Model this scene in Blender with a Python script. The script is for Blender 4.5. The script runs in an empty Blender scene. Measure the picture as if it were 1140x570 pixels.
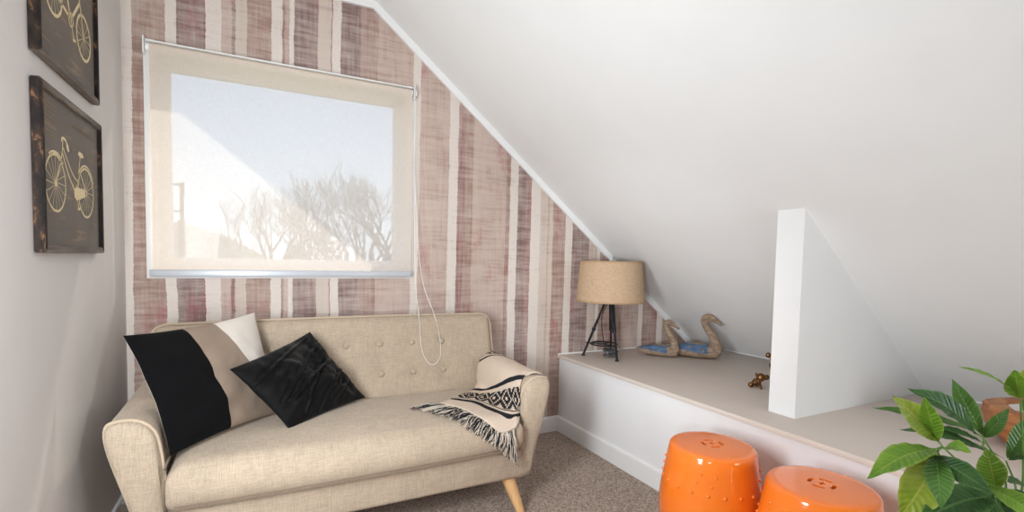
import bpy, bmesh, math, random
from mathutils import Vector, Matrix, noise as mnoise
random.seed(7)
SC = bpy.context.scene
COL = SC.collection
PI = math.pi

# ------------------------------------------------------------------ camera
FPX, CXP, CYP = 546.35, 570.0, 316.2
CAM = Vector((0.5101, -2.6190, 1.0936))
_yaw, _pitch, _roll = 0.4756, -0.0516, 0.0210
_fw = Vector((math.sin(_yaw) * math.cos(_pitch), math.cos(_yaw) * math.cos(_pitch), math.sin(_pitch)))
_r0 = Vector((math.cos(_yaw), -math.sin(_yaw), 0))
_u0 = _r0.cross(_fw)
_rt = _r0 * math.cos(_roll) + _u0 * math.sin(_roll)
_up = _u0 * math.cos(_roll) - _r0 * math.sin(_roll)
cd = bpy.data.cameras.new('camera')
cam = bpy.data.objects.new('camera', cd)
COL.objects.link(cam)
cam.matrix_world = Matrix(((_rt.x, _up.x, -_fw.x, CAM.x), (_rt.y, _up.y, -_fw.y, CAM.y), (_rt.z, _up.z, -_fw.z, CAM.z), (0, 0, 0, 1)))
cd.sensor_width = 36
cd.lens = FPX / 1140 * 36
cd.shift_y = (CYP - 285) / 1140
cd.clip_start = 0.02
cd.clip_end = 500
SC.camera = cam


def at(px, py, depth):
    """photo pixel + distance along the view axis -> point in the room"""
    return CAM + (_fw + _rt * ((px - CXP) / FPX) - _up * ((py - CYP) / FPX)) * depth


# room numbers (metres)
LX, HL, HB = 2.21, 0.49, 0.097          # ledge front, ledge height, baseboard height
BX, TAN = 3.387, 0.8074                 # where slope meets ledge, slope of ceiling
HC = 2.3826
KX = BX - (HC - HL) / TAN               # kink flat/sloped ceiling
YR = -4.2                               # rear wall


def slope_z(x):
    return HL + (BX - x) * TAN


# ------------------------------------------------------------------ materials
def s2l(c):
    f = lambda v: v / 12.92 if v <= 0.04045 else ((v + 0.055) / 1.055) ** 2.4
    return tuple(f(v / 255) for v in c) + (1,)


class NT:
    def __init__(self, name):
        self.m = bpy.data.materials.new(name)
        self.m.use_nodes = True
        self.t = self.m.node_tree
        self.b = self.t.nodes['Principled BSDF']
        self.out = self.t.nodes['Material Output']

    def n(self, typ, **kw):
        nd = self.t.nodes.new(typ)
        for k, v in kw.items():
            if k.startswith('_'):
                setattr(nd, k[1:], v)
            else:
                nd.inputs[k.replace('__', ' ')].default_value = v
        return nd

    def l(self, a, b):
        self.t.links.new(a, b)

    def math(self, op, a, b=None, c=None, clamp=False):
        nd = self.t.nodes.new('ShaderNodeMath')
        nd.operation = op
        nd.use_clamp = clamp
        for i, v in enumerate((a, b, c)):
            if v is None:
                continue
            if hasattr(v, 'is_output'):
                self.l(v, nd.inputs[i])
            else:
                nd.inputs[i].default_value = v
        return nd.outputs[0]

    def coords(self, scale=(1, 1, 1), rot=(0, 0, 0), kind='Object'):
        tc = self.n('ShaderNodeTexCoord')
        mp = self.n('ShaderNodeMapping')
        mp.inputs['Scale'].default_value = scale
        mp.inputs['Rotation'].default_value = rot
        self.l(tc.outputs[kind], mp.inputs['Vector'])
        return mp.outputs[0]

    def noise(self, scale, detail=2, vec=None, rough=0.5, dist=0.0):
        nd = self.n('ShaderNodeTexNoise', Scale=scale, Detail=detail, Roughness=rough, Distortion=dist)
        if vec is not None:
            self.l(vec, nd.inputs['Vector'])
        return nd.outputs[0]

    def ramp(self, fac, stops, interp='LINEAR'):
        nd = self.n('ShaderNodeValToRGB')
        cr = nd.color_ramp
        cr.interpolation = interp
        e = cr.elements
        while len(e) < len(stops):
            e.new(0.5)
        for i, (p, c) in enumerate(stops):
            e[i].position = p
            e[i].color = c if len(c) == 4 else tuple(c) + (1,)
        self.l(fac, nd.inputs[0])
        return nd.outputs[0]

    def mix(self, fac, a, b, mode='MIX'):
        nd = self.n('ShaderNodeMix')
        nd.data_type = 'RGBA'
        nd.blend_type = mode
        for sock, v in ((nd.inputs[0], fac), (nd.inputs[6], a), (nd.inputs[7], b)):
            if hasattr(v, 'is_output'):
                self.l(v, sock)
            else:
                sock.default_value = v
        return nd.outputs[2]

    def bump(self, h, strength, dist=0.002):
        nd = self.n('ShaderNodeBump', Strength=strength, Distance=dist)
        self.l(h, nd.inputs['Height'])
        self.l(nd.outputs[0], self.b.inputs['Normal'])

    def base(self, c):
        if hasattr(c, 'is_output'):
            self.l(c, self.b.inputs['Base Color'])
        else:
            self.b.inputs['Base Color'].default_value = c

    def set(self, **kw):
        for k, v in kw.items():
            self.b.inputs[k.replace('_', ' ')].default_value = v
        return self


def plain(name, rgb, rough=0.5, metal=0.0, spec=0.5, vary=0.06, vscale=6, bump=0.0, bscale=80, coat=0.0):
    """simple painted / moulded surface with slight procedural unevenness"""
    t = NT(name)
    c = s2l(rgb)
    v = t.coords()
    n = t.noise(vscale, 4, v)
    lo = tuple(x * (1 - vary) for x in c[:3]) + (1,)
    hi = tuple(min(1, x * (1 + vary)) for x in c[:3]) + (1,)
    t.base(t.ramp(n, [(0.3, lo), (0.7, hi)]))
    t.set(Roughness=rough, Metallic=metal, Coat_Weight=coat)
    t.b.inputs['Specular IOR Level'].default_value = spec
    if bump:
        t.bump(t.noise(bscale, 3, v), bump, 0.002)
    return t.m


def weave_mat(name, rgb, fine=420, amount=0.16, rough=0.9, bump=0.35, sheen=0.15, slub=0.10):
    """woven cloth: crossed thread noise in three directions"""
    t = NT(name)
    c = s2l(rgb)
    a = t.noise(1, 2, t.coords((fine, fine * 0.05, fine * 0.05)))
    b = t.noise(1, 2, t.coords((fine * 0.05, fine * 0.6, fine)))
    f = t.noise(fine * 0.7, 2, t.coords())
    s = t.math('ADD', a, b)
    s = t.math('MULTIPLY', t.math('ADD', s, f), 1 / 3)
    big = t.noise(9, 3, t.coords())
    lo = tuple(x * (1 - amount * 1.6) for x in c[:3])
    hi = tuple(min(1, x * (1 + amount * 1.6)) for x in c[:3])
    col = t.ramp(s, [(0.36, lo), (0.64, hi)])
    bg = t.ramp(big, [(0.3, (1 - slub,) * 3), (0.7, (1 + 0 * slub,) * 3)])
    t.base(t.mix(1.0, col, bg, 'MULTIPLY'))
    t.bump(s, bump, 0.0015)
    t.set(Roughness=rough, Sheen_Weight=sheen)
    t.b.inputs['Specular IOR Level'].default_value = 0.15
    return t.m


M = {}
M['ceiling'] = plain('white_ceiling_paint', (238, 238, 237), 0.8, vary=0.01, spec=0.2, bump=0.04, bscale=150)
M['wall'] = plain('pale_grey_wall_paint', (214, 209, 205), 0.8, vary=0.012, spec=0.2, bump=0.04, bscale=150)
M['panel'] = plain('white_panel_paint', (240, 239, 239), 0.55, vary=0.02, vscale=4, bump=0.06, bscale=25)
M['gloss'] = plain('white_gloss_paint', (243, 243, 242), 0.3, vary=0.01)
M['upvc'] = plain('white_window_plastic', (240, 238, 234), 0.35, vary=0.01)
M['ledge'] = plain('greige_ledge_vinyl', (206, 193, 183), 0.5, vary=0.03, vscale=3, bump=0.03, bscale=300)
M['nosing'] = plain('pale_ledge_edging', (226, 215, 204), 0.45, vary=0.02)
M['alu'] = plain('satin_aluminium', (194, 197, 202), 0.4, metal=0.25, vary=0.01)
M['white_plastic'] = plain('white_plastic', (240, 240, 238), 0.35, vary=0.01)
M['chain'] = plain('white_bead_chain', (245, 244, 240), 0.4, vary=0.01)
M['linen'] = weave_mat('beige_linen', (185, 167, 146), 460, 0.145)
M['linen_dark'] = weave_mat('beige_piping_cord', (196, 177, 153), 500, 0.06)
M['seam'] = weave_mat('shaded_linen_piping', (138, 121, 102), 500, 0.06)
M['black_iron'] = plain('blackened_iron', (52, 53, 56), 0.45, metal=0.7, vary=0.2, vscale=40, bump=0.1, bscale=120)
M['black_cord'] = plain('black_cord', (28, 28, 30), 0.5)
M['grey_cord'] = plain('grey_clear_cord', (92, 92, 92), 0.25, vary=0.25, vscale=90)
M['brass'] = plain('aged_brass', (128, 96, 62), 0.34, metal=1.0, vary=0.3, vscale=60, bump=0.12, bscale=200)
M['stem'] = plain('green_stem', (104, 146, 66), 0.5, vary=0.15, vscale=30)
M['trunk'] = plain('brown_plant_trunk', (122, 104, 72), 0.8, vary=0.25, vscale=30, bump=0.4, bscale=90)
M['pot'] = plain('grey_plant_pot', (120, 118, 116), 0.6, vary=0.1)
M['soil'] = plain('dark_soil', (58, 44, 34), 0.95, vary=0.4, vscale=60, bump=0.8, bscale=120)
M['bowl_white'] = plain('white_bowl_lining', (222, 218, 212), 0.6, vary=0.04)
M['bark'] = plain('grey_brown_bark', (96, 84, 72), 0.9, vary=0.2)
M['evergreen'] = plain('dull_evergreen', (72, 78, 58), 0.9, vary=0.3)
M['hill'] = plain('dry_hill_grass', (176, 158, 126), 0.95, vary=0.15, vscale=0.4)
M['field'] = plain('field_grass', (140, 138, 96), 0.95, vary=0.15, vscale=0.2)
M['pole'] = plain('weathered_pole', (126, 110, 90), 0.8, vary=0.1)
M['roof'] = plain('slate_roof', (96, 96, 100), 0.7, vary=0.15, vscale=12)

# orange glazed ceramic
t = NT('orange_glaze')
v = t.coords()
n = t.noise(5, 3, v)
t.base(t.ramp(n, [(0.3, s2l((245, 118, 28))), (0.7, s2l((251, 130, 38)))]))
t.set(Roughness=0.13, Coat_Weight=0.5, Coat_Roughness=0.05)
t.bump(t.noise(7, 2, v), 0.05, 0.004)
M['orange'] = t.m

# beech leg
t = NT('pale_beech')
g = t.noise(1, 4, t.coords((60, 60, 5)), 0.6, 0.5)
t.base(t.ramp(g, [(0.3, s2l((206, 158, 104))), (0.7, s2l((230, 186, 132)))]))
t.set(Roughness=0.45)
M['beech'] = t.m

# teak block bowl
t = NT('oiled_teak')
g = t.noise(1, 5, t.coords((6, 6, 22), (0.3, 0.5, 0.2)), 0.6, 1.2)
k = t.noise(7, 3, t.coords())
c1 = t.ramp(g, [(0.25, s2l((122, 68, 34))), (0.5, s2l((176, 112, 64))), (0.75, s2l((206, 146, 92)))])
c2 = t.ramp(k, [(0.30, s2l((110, 58, 30))), (0.42, (1, 1, 1, 1))])
t.base(t.mix(0.6, c1, c2, 'MULTIPLY'))
t.set(Roughness=0.5)
t.bump(k, 0.3, 0.01)
M['teak'] = t.m

# hessian lamp shade
t = NT('hessian_shade')
a = t.noise(1, 2, t.coords((30, 30, 620)))
b_ = t.noise(1, 2, t.coords((520, 520, 14)))
s = t.math('MULTIPLY', t.math('ADD', a, b_), 0.5)
t.base(t.ramp(s, [(0.35, s2l((178, 149, 119))), (0.65, s2l((210, 181, 150)))]))
t.bump(s, 0.5, 0.002)
t.set(Roughness=0.9)
M['hessian'] = t.m
M['hessian_trim'] = plain('hessian_trim', (182, 150, 116), 0.85, vary=0.1, vscale=60)

# carpet
t = NT('brown_loop_carpet')
v = t.coords()
vo = t.n('ShaderNodeTexVoronoi', Scale=190)
t.l(v, vo.inputs['Vector'])
n1 = t.noise(120, 3, v)
n2 = t.noise(3, 2, v)
sp = t.n('ShaderNodeSeparateColor')
t.l(vo.outputs['Color'], sp.inputs[0])
mixv = t.math('ADD', t.math('MULTIPLY', sp.outputs[0], 0.6), t.math('MULTIPLY', n1, 0.5))
col = t.ramp(mixv, [(0.2, s2l((134, 116, 104))), (0.5, s2l((176, 157, 143))), (0.85, s2l((212, 197, 184)))])
t.base(t.mix(1, col, t.ramp(n2, [(0.3, (0.9,) * 3), (0.7, (1,) * 3)]), 'MULTIPLY'))
hgt = t.math('ADD', t.math('MULTIPLY', vo.outputs['Distance'], -1.0), t.math('MULTIPLY', n1, 0.6))
t.bump(hgt, 0.9, 0.006)
t.set(Roughness=1.0)
t.b.inputs['Specular IOR Level'].default_value = 0.05
M['carpet'] = t.m

# wallpaper: painted stripes (x in metres from the left corner)
CRE, BRN, PUR, PNK, BEI, RED, ROS = (226, 216, 207), (166, 138, 127), (142, 118, 114), (192, 168, 157), (206, 190, 178), (146, 86, 92), (158, 124, 118)
SA = [(0, CRE), (.028, BRN), (.143, CRE), (.186, PUR), (.289, RED), (.294, CRE), (.354, PNK), (.395, PUR), (.407, BEI), (.453, BRN), (.557, CRE),
      (.601, ROS), (.613, PNK), (.632, CRE), (.653, PUR), (.757, BEI), (.818, RED), (.826, CRE), (.867, PUR), (.96, BRN), (1.05, PNK), (1.236, CRE), (1.276, PNK)]
SB = [(0, PNK), (1.33, PNK), (1.436, CRE), (1.50, ROS), (1.535, BRN), (1.585, PNK), (1.80, BRN), (1.828, CRE), (1.879, PUR), (1.93, ROS), (1.966, RED), (1.975, CRE), (2.04, BEI), (2.087, PNK), (2.10, RED), (2.107, BEI),
      (2.127, BRN), (2.224, CRE), (2.279, PUR), (2.416, BEI), (2.46, PNK), (2.475, CRE), (2.51, BRN), (2.70, PNK), (2.843, CRE), (2.891, ROS), (3.028, CRE), (3.072, BRN)]
t = NT('striped_wallpaper')
tc = t.n('ShaderNodeTexCoord')
sx = t.n('ShaderNodeSeparateXYZ')
t.l(tc.outputs['Object'], sx.inputs[0])
rag = t.noise(1, 3, t.coords((2, 1, 9)))
rag2 = t.noise(1, 3, t.coords((30, 1, 110)))
xw = t.math('ADD', sx.outputs['X'], t.math('MULTIPLY', t.math('SUBTRACT', rag, 0.5), 0.016))
xw = t.math('ADD', xw, t.math('MULTIPLY', t.math('SUBTRACT', rag2, 0.5), 0.010))
xw = t.math('SUBTRACT', xw, t.math('MULTIPLY', t.math('SUBTRACT', sx.outputs['Z'], 1.3), 0.008))
ra = t.ramp(t.math('DIVIDE', xw, 1.3), [(p / 1.3, s2l(c)) for p, c in SA], 'CONSTANT')
rb = t.ramp(t.math('DIVIDE', xw, 3.4), [(p / 3.4, s2l(c)) for p, c in SB], 'CONSTANT')
stripe = t.mix(t.math('GREATER_THAN', xw, 1.29), ra, rb)
# dry-brush weave on top of the dark stripes
h1 = t.noise(1, 4, t.coords((4, 1, 46)), 0.6)
h1f = t.noise(1, 3, t.coords((9, 1, 170)), 0.6)
h2 = t.noise(1, 4, t.coords((64, 1, 3.5)), 0.65)
cloud = t.noise(1, 4, t.coords((7, 1, 4)), 0.6)
wv = t.math('ADD', t.math('MULTIPLY', h1, 0.50), t.math('MULTIPLY', h2, 0.34))
wv = t.math('ADD', wv, t.math('MULTIPLY', h1f, 0.22))
wv = t.math('ADD', wv, t.math('MULTIPLY', cloud, 0.42))
light = t.ramp(wv, [(0.66, (0, 0, 0)), (0.95, (1, 1, 1))])
dark = t.ramp(wv, [(0.52, (0.74, 0.70, 0.70)), (0.72, (1, 1, 1))])
col = t.mix(1.0, stripe, dark, 'MULTIPLY')
col = t.mix(t.math('MULTIPLY', light, 0.75), col, s2l((214, 200, 189)))
rn = t.noise(1, 2, t.coords((9, 1, 3.2)), 0.5)
rn2 = t.noise(1, 2, t.coords((60, 1, 40)), 0.6)
rfac = t.ramp(t.math('ADD', t.math('MULTIPLY', rn, 0.8), t.math('MULTIPLY', rn2, 0.2)), [(0.57, (0, 0, 0)), (0.68, (1, 1, 1))])
notcream = t.ramp(stripe, [(0.0, (1, 1, 1)), (0.50, (1, 1, 1)), (0.56, (0, 0, 0))])
col = t.mix(t.math('MULTIPLY', t.math('MULTIPLY', rfac, notcream), 0.45), col, s2l((168, 74, 84)))
t.base(col)
t.set(Roughness=0.75)
t.b.inputs['Specular IOR Level'].default_value = 0.2
M['wallpaper'] = t.m

# roller blind screen fabric: scatters most light, lets a little straight through
t = NT('cream_screen_fabric')
for nd in list(t.t.nodes):
    if nd.type == 'BSDF_PRINCIPLED':
        t.t.nodes.remove(nd)
wf = t.noise(1, 2, t.coords((500, 1, 30)))
wg = t.noise(1, 2, t.coords((30, 1, 500)))
wsum = t.math('MULTIPLY', t.math('ADD', wf, wg), 0.5)
cc = t.ramp(wsum, [(0.35, s2l((238, 221, 205))), (0.65, s2l((248, 236, 224)))])
df = t.n('ShaderNodeBsdfDiffuse')
tr = t.n('ShaderNodeBsdfTranslucent')
tp = t.n('ShaderNodeBsdfTransparent')
t.l(cc, df.inputs[0])
t.l(cc, tr.inputs[0])
m1 = t.n('ShaderNodeMixShader', Fac=0.45)
t.l(df.outputs[0], m1.inputs[1])
t.l(tr.outputs[0], m1.inputs[2])
m2 = t.n('ShaderNodeMixShader', Fac=0.24)
t.l(m1.outputs[0], m2.inputs[1])
t.l(tp.outputs[0], m2.inputs[2])
t.l(m2.outputs[0], t.out.inputs[0])
M['screen'] = t.m

# window glass
t = NT('clear_glass')
for nd in list(t.t.nodes):
    if nd.type == 'BSDF_PRINCIPLED':
        t.t.nodes.remove(nd)
lw = t.n('ShaderNodeLayerWeight', Blend=0.5)
fr_ = t.math('MULTIPLY_ADD', t.math('POWER', lw.outputs['Facing'], 5.0), 0.85, 0.06)
tp = t.n('ShaderNodeBsdfTransparent')
tp.inputs[0].default_value = (0.95, 0.97, 0.97, 1)
gl = t.n('ShaderNodeBsdfGlossy', Roughness=0.02)
mm = t.n('ShaderNodeMixShader')
t.l(fr_, mm.inputs[0])
t.l(tp.outputs[0], mm.inputs[1])
t.l(gl.outputs[0], mm.inputs[2])
t.l(mm.outputs[0], t.out.inputs[0])
M['glass'] = t.m

# distressed black picture frame
t = NT('distressed_black_wood')
n = t.noise(38, 4, t.coords((1, 1, 0.5)), 0.7)
n2 = t.noise(9, 2, t.coords())
t.base(t.ramp(t.math('ADD', t.math('MULTIPLY', n, 0.8), t.math('MULTIPLY', n2, 0.2)), [(0.46, s2l((30, 25, 23))), (0.56, s2l((50, 39, 33))), (0.68, s2l((140, 98, 66)))]))
t.set(Roughness=0.75)
t.b.inputs['Specular IOR Level'].default_value = 0.2
t.bump(n, 0.3, 0.003)
M['frame'] = t.m
t = NT('worn_grey_brown_wood')
n = t.noise(1, 4, t.coords((60, 6, 60)), 0.7)
t.base(t.ramp(n, [(0.35, s2l((66, 55, 46))), (0.55, s2l((104, 90, 78))), (0.75, s2l((140, 122, 104)))]))
t.set(Roughness=0.6)
t.bump(n, 0.3, 0.003)
M['frame_worn'] = t.m
t = NT('charcoal_canvas')
n = t.noise(1, 4, t.coords((1, 5, 40), (0.35, 0, 0)), 0.65)
n2 = t.noise(4, 3, t.coords())
c1 = t.ramp(n, [(0.56, s2l((112, 103, 94))), (0.70, s2l((150, 128, 102)))])
c2 = t.ramp(n2, [(0.3, (0.78, 0.78, 0.78)), (0.7, (1.05, 1.05, 1.05))])
t.base(t.mix(1, c1, c2, 'MULTIPLY'))
t.set(Roughness=0.75)
M['canvas'] = t.m
M['bike_ink'] = plain('cream_print_ink', (226, 208, 166), 0.8, vary=0.08, vscale=60)
M['faint_ink'] = plain('faded_tan_print_ink', (142, 122, 96), 0.8, vary=0.15, vscale=60)

# striped cushion cloth (uses uv: x across the stripes)
t = NT('three_stripe_cushion')
uvn = t.n('ShaderNodeUVMap')
sp = t.n('ShaderNodeSeparateXYZ')
t.l(uvn.outputs[0], sp.inputs[0])
g1 = t.math('GREATER_THAN', t.math('MULTIPLY_ADD', sp.outputs[1], 0.11, sp.outputs[0]), 0.465)
g2 = t.math('GREATER_THAN', t.math('MULTIPLY_ADD', sp.outputs[1], 0.30, sp.outputs[0]), 0.905)
st = t.mix(g1, s2l((15, 15, 16)), s2l((150, 132, 116)))
st = t.mix(g2, st, s2l((222, 213, 203)))
fab = t.noise(300, 2, t.coords())
t.base(t.mix(1, st, t.ramp(fab, [(0.3, (0.88,) * 3), (0.7, (1,) * 3)]), 'MULTIPLY'))
t.bump(fab, 0.2, 0.001)
t.set(Roughness=0.9, Sheen_Weight=0.02)
t.b.inputs['Specular IOR Level'].default_value = 0.08
M['cushion'] = t.m
M['cushion_back'] = weave_mat('grey_beige_cushion_back', (176, 166, 154), 500, 0.08)
t = NT('black_velvet')
n = t.noise(60, 4, t.coords(), 0.6)
t.base(t.ramp(n, [(0.3, s2l((5, 5, 6))), (0.7, s2l((12, 12, 13)))]))
t.set(Roughness=0.7, Sheen_Weight=0.16, Sheen_Roughness=0.3)
t.b.inputs['Specular IOR Level'].default_value = 0.16
t.bump(n, 0.15, 0.002)
M['velvet'] = t.m

# throw with woven bands (uv.y = metres from the hem, uv.x = metres across)
t = NT('cream_throw_with_black_bands')
uvn = t.n('ShaderNodeUVMap')
sp = t.n('ShaderNodeSeparateXYZ')
t.l(uvn.outputs[0], sp.inputs[0])
U, V = sp.outputs[0], sp.outputs[1]
def band(lo, hi):
    return t.math('MULTIPLY', t.math('GREATER_THAN', V, lo), t.math('LESS_THAN', V, hi))
STEP = 0.008
def snap(x):
    return t.math('MULTIPLY', t.math('FLOOR', t.math('DIVIDE', x, STEP)), STEP)
def diamonds(v0, v1, period):
    mid, half = (v0 + v1) / 2, (v1 - v0) / 2
    du = t.math('ABSOLUTE', t.math('SUBTRACT', t.math('MODULO', t.math('ADD', snap(U), 10), period), period / 2))
    dv = t.math('ABSOLUTE', t.math('SUBTRACT', snap(V), mid))
    r = t.math('ADD', t.math('DIVIDE', du, period / 2), t.math('DIVIDE', dv, half))
    ring = t.math('MULTIPLY', t.math('GREATER_THAN', r, 0.30), t.math('LESS_THAN', r, 0.78))
    core = t.math('MULTIPLY', t.math('GREATER_THAN', r, 1.0), t.math('LESS_THAN', r, 1.55))
    return t.math('MULTIPLY', t.math('MAXIMUM', ring, core), band(v0, v1))
pat = band(0.056, 0.076)
for q in (band(0.086, 0.090), diamonds(0.092, 0.172, 0.080), band(0.194, 0.218), band(0.45, 0.456), diamonds(0.46, 0.52, 0.07), band(0.415, 0.430)):
    pat = t.math('MAXIMUM', pat, q)
kn = t.noise(1, 2, t.coords((260, 260, 260)))
cr = t.mix(1, s2l((222, 203, 184)), t.ramp(kn, [(0.3, (0.85,) * 3), (0.7, (1,) * 3)]), 'MULTIPLY')
t.base(t.mix(pat, cr, s2l((40, 40, 44))))
t.bump(kn, 0.5, 0.003)
t.set(Roughness=0.95)
t.b.inputs['Specular IOR Level'].default_value = 0.1
M['throw'] = t.m
M['yarn_cream'] = plain('cream_yarn', (216, 204, 188), 0.95, vary=0.1, vscale=80)
M['yarn_black'] = plain('black_yarn', (38, 38, 42), 0.95, vary=0.1, vscale=80)


def duck_mat(name, zcut, xmax):
    t = NT(name)
    tc = t.n('ShaderNodeTexCoord')
    sx = t.n('ShaderNodeSeparateXYZ')
    t.l(tc.outputs['Object'], sx.inputs[0])
    n = t.noise(26, 4, tc.outputs['Object'], 0.7)
    g = t.noise(1, 4, t.coords((20, 70, 70)), 0.7)
    wood = t.ramp(g, [(0.3, s2l((104, 82, 64))), (0.5, s2l((150, 126, 104))), (0.72, s2l((178, 158, 136)))])
    blue = t.ramp(g, [(0.3, s2l((62, 82, 108))), (0.7, s2l((92, 118, 148)))])
    zz = t.math('ADD', sx.outputs['Z'], t.math('MULTIPLY', t.math('SUBTRACT', n, 0.5), 0.022))
    # paint stops along a line that drops towards the tail
    line = t.math('ADD', t.math('MULTIPLY', sx.outputs['X'], -0.10), zcut)
    up_ = t.math('GREATER_THAN', zz, line)
    xx = t.math('ADD', sx.outputs['X'], t.math('MULTIPLY', t.math('SUBTRACT', n, 0.5), 0.05))
    fore = t.math('LESS_THAN', xx, xmax)
    aft = t.math('LESS_THAN', sx.outputs['Z'], xmax * 0.98)
    flake = t.math('LESS_THAN', n, 0.63)
    mk = t.math('MULTIPLY', t.math('MULTIPLY', up_, fore), t.math('MULTIPLY', flake, aft))
    t.base(t.mix(mk, wood, blue))
    t.set(Roughness=0.75)
    t.bump(g, 0.4, 0.003)
    return t.m


def leaf_mat(name, dark, light_, edge):
    t = NT(name)
    uvn = t.n('ShaderNodeUVMap')
    sp = t.n('ShaderNodeSeparateXYZ')
    t.l(uvn.outputs[0], sp.inputs[0])
    ax = t.math('ABSOLUTE', sp.outputs[0])                       # 0 midrib, 1 margin
    vein = t.math('SINE', t.math('MULTIPLY', t.math('SUBTRACT', sp.outputs[1], t.math('MULTIPLY', ax, 0.13)), 82))
    n = t.noise(14, 3, t.coords())
    n2 = t.noise(60, 3, t.coords())
    f = t.math('ADD', t.math('MULTIPLY', vein, 0.035), t.math('ADD', t.math('MULTIPLY', n, 0.7), t.math('MULTIPLY', n2, 0.25)))
    col = t.ramp(f, [(0.28, s2l(dark)), (0.72, s2l(light_))])
    col = t.mix(t.ramp(ax, [(0.0, (0.7,) * 3), (0.09, (0, 0, 0)), (0.75, (0, 0, 0)), (1.0, (0.5,) * 3)]), col, s2l(edge))
    t.base(col)
    t.set(Roughness=0.34)
    t.b.inputs['Specular IOR Level'].default_value = 0.4
    bmp = t.math('ADD', vein, t.math('MULTIPLY', t.ramp(ax, [(0, (1,) * 3), (0.1, (0,) * 3)]), -1.5))
    t.bump(bmp, 0.35, 0.002)
    df = t.n('ShaderNodeBsdfTranslucent')
    t.l(col, df.inputs[0])
    mx = t.n('ShaderNodeMixShader', Fac=0.2)
    t.l(t.b.outputs[0], mx.inputs[1])
    t.l(df.outputs[0], mx.inputs[2])
    t.l(mx.outputs[0], t.out.inputs[0])
    return t.m


LEAFM = {'bright': leaf_mat('bright_leaf', (84, 128, 34), (132, 170, 58), (166, 188, 84)),
         'mid': leaf_mat('mid_green_leaf', (62, 104, 40), (98, 140, 66), (128, 162, 86)),
         'dark': leaf_mat('dark_leaf', (38, 74, 34), (70, 110, 54), (102, 144, 76)),
         'yellow': leaf_mat('yellow_green_leaf', (112, 140, 34), (160, 176, 64), (190, 194, 98))}


# ------------------------------------------------------------------ mesh helpers
def obj(name, bm, m, parent=None, smooth=True, angle=38, mats=None):
    me = bpy.data.meshes.new(name)
    bmesh.ops.recalc_face_normals(bm, faces=bm.faces)
    bm.to_mesh(me)
    bm.free()
    if smooth:
        me.polygons.foreach_set('use_smooth', [True] * len(me.polygons))
        me.set_sharp_from_angle(angle=math.radians(angle))
    for mm_ in (mats or [m]):
        me.materials.append(mm_)
    o = bpy.data.objects.new(name, me)
    COL.objects.link(o)
    if parent:
        o.parent = parent
    return o


def empty(name, loc=(0, 0, 0), rz=0):
    o = bpy.data.objects.new(name, None)
    o.empty_display_size = 0.05
    o.location = loc
    o.rotation_euler = (0, 0, rz)
    COL.objects.link(o)
    return o


def tag(o, label, cat, group=None):
    o['label'] = label
    o['category'] = cat
    if group:
        o['group'] = group
    return o


def struct(o):
    o['kind'] = 'structure'
    return o


def box(bm, x0, x1, y0, y1, z0, z1, bev=0.0, seg=2):
    r = bmesh.ops.create_cube(bm, size=1)
    vs = r['verts']
    for v_ in vs:
        v_.co = Vector((x0 + (v_.co.x + .5) * (x1 - x0), y0 + (v_.co.y + .5) * (y1 - y0), z0 + (v_.co.z + .5) * (z1 - z0)))
    if bev:
        es = list({e for v_ in vs for e in v_.link_edges})
        bmesh.ops.bevel(bm, geom=es, offset=bev, segments=seg, affect='EDGES', profile=0.5)
    return vs


def prism(bm, pts, vec):
    """closed polygon pts (3d) extruded by vec"""
    vec = Vector(vec)
    a = [bm.verts.new(p) for p in pts]
    b = [bm.verts.new(Vector(p) + vec) for p in pts]
    n = len(a)
    bm.faces.new(a)
    bm.faces.new(b[::-1])
    for i in range(n):
        bm.faces.new((a[i], a[(i + 1) % n], b[(i + 1) % n], b[i]))


def catmull(pts, n=6, closed=False):
    pts = [Vector(p) for p in pts]
    out = []
    N = len(pts)
    rng = range(N if closed else N - 1)
    for i in rng:
        if closed:
            p0, p1, p2, p3 = pts[(i - 1) % N], pts[i], pts[(i + 1) % N], pts[(i + 2) % N]
        else:
            p1, p2 = pts[i], pts[i + 1]
            p0 = pts[i - 1] if i > 0 else p1 * 2 - p2
            p3 = pts[i + 2] if i + 2 < N else p2 * 2 - p1
        for k in range(n):
            s_ = k / n
            out.append(0.5 * ((2 * p1) + (p2 - p0) * s_ + (2 * p0 - 5 * p1 + 4 * p2 - p3) * s_ ** 2 + (3 * p1 - p0 - 3 * p2 + p3) * s_ ** 3))
    if not closed:
        out.append(pts[-1])
    return out


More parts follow.
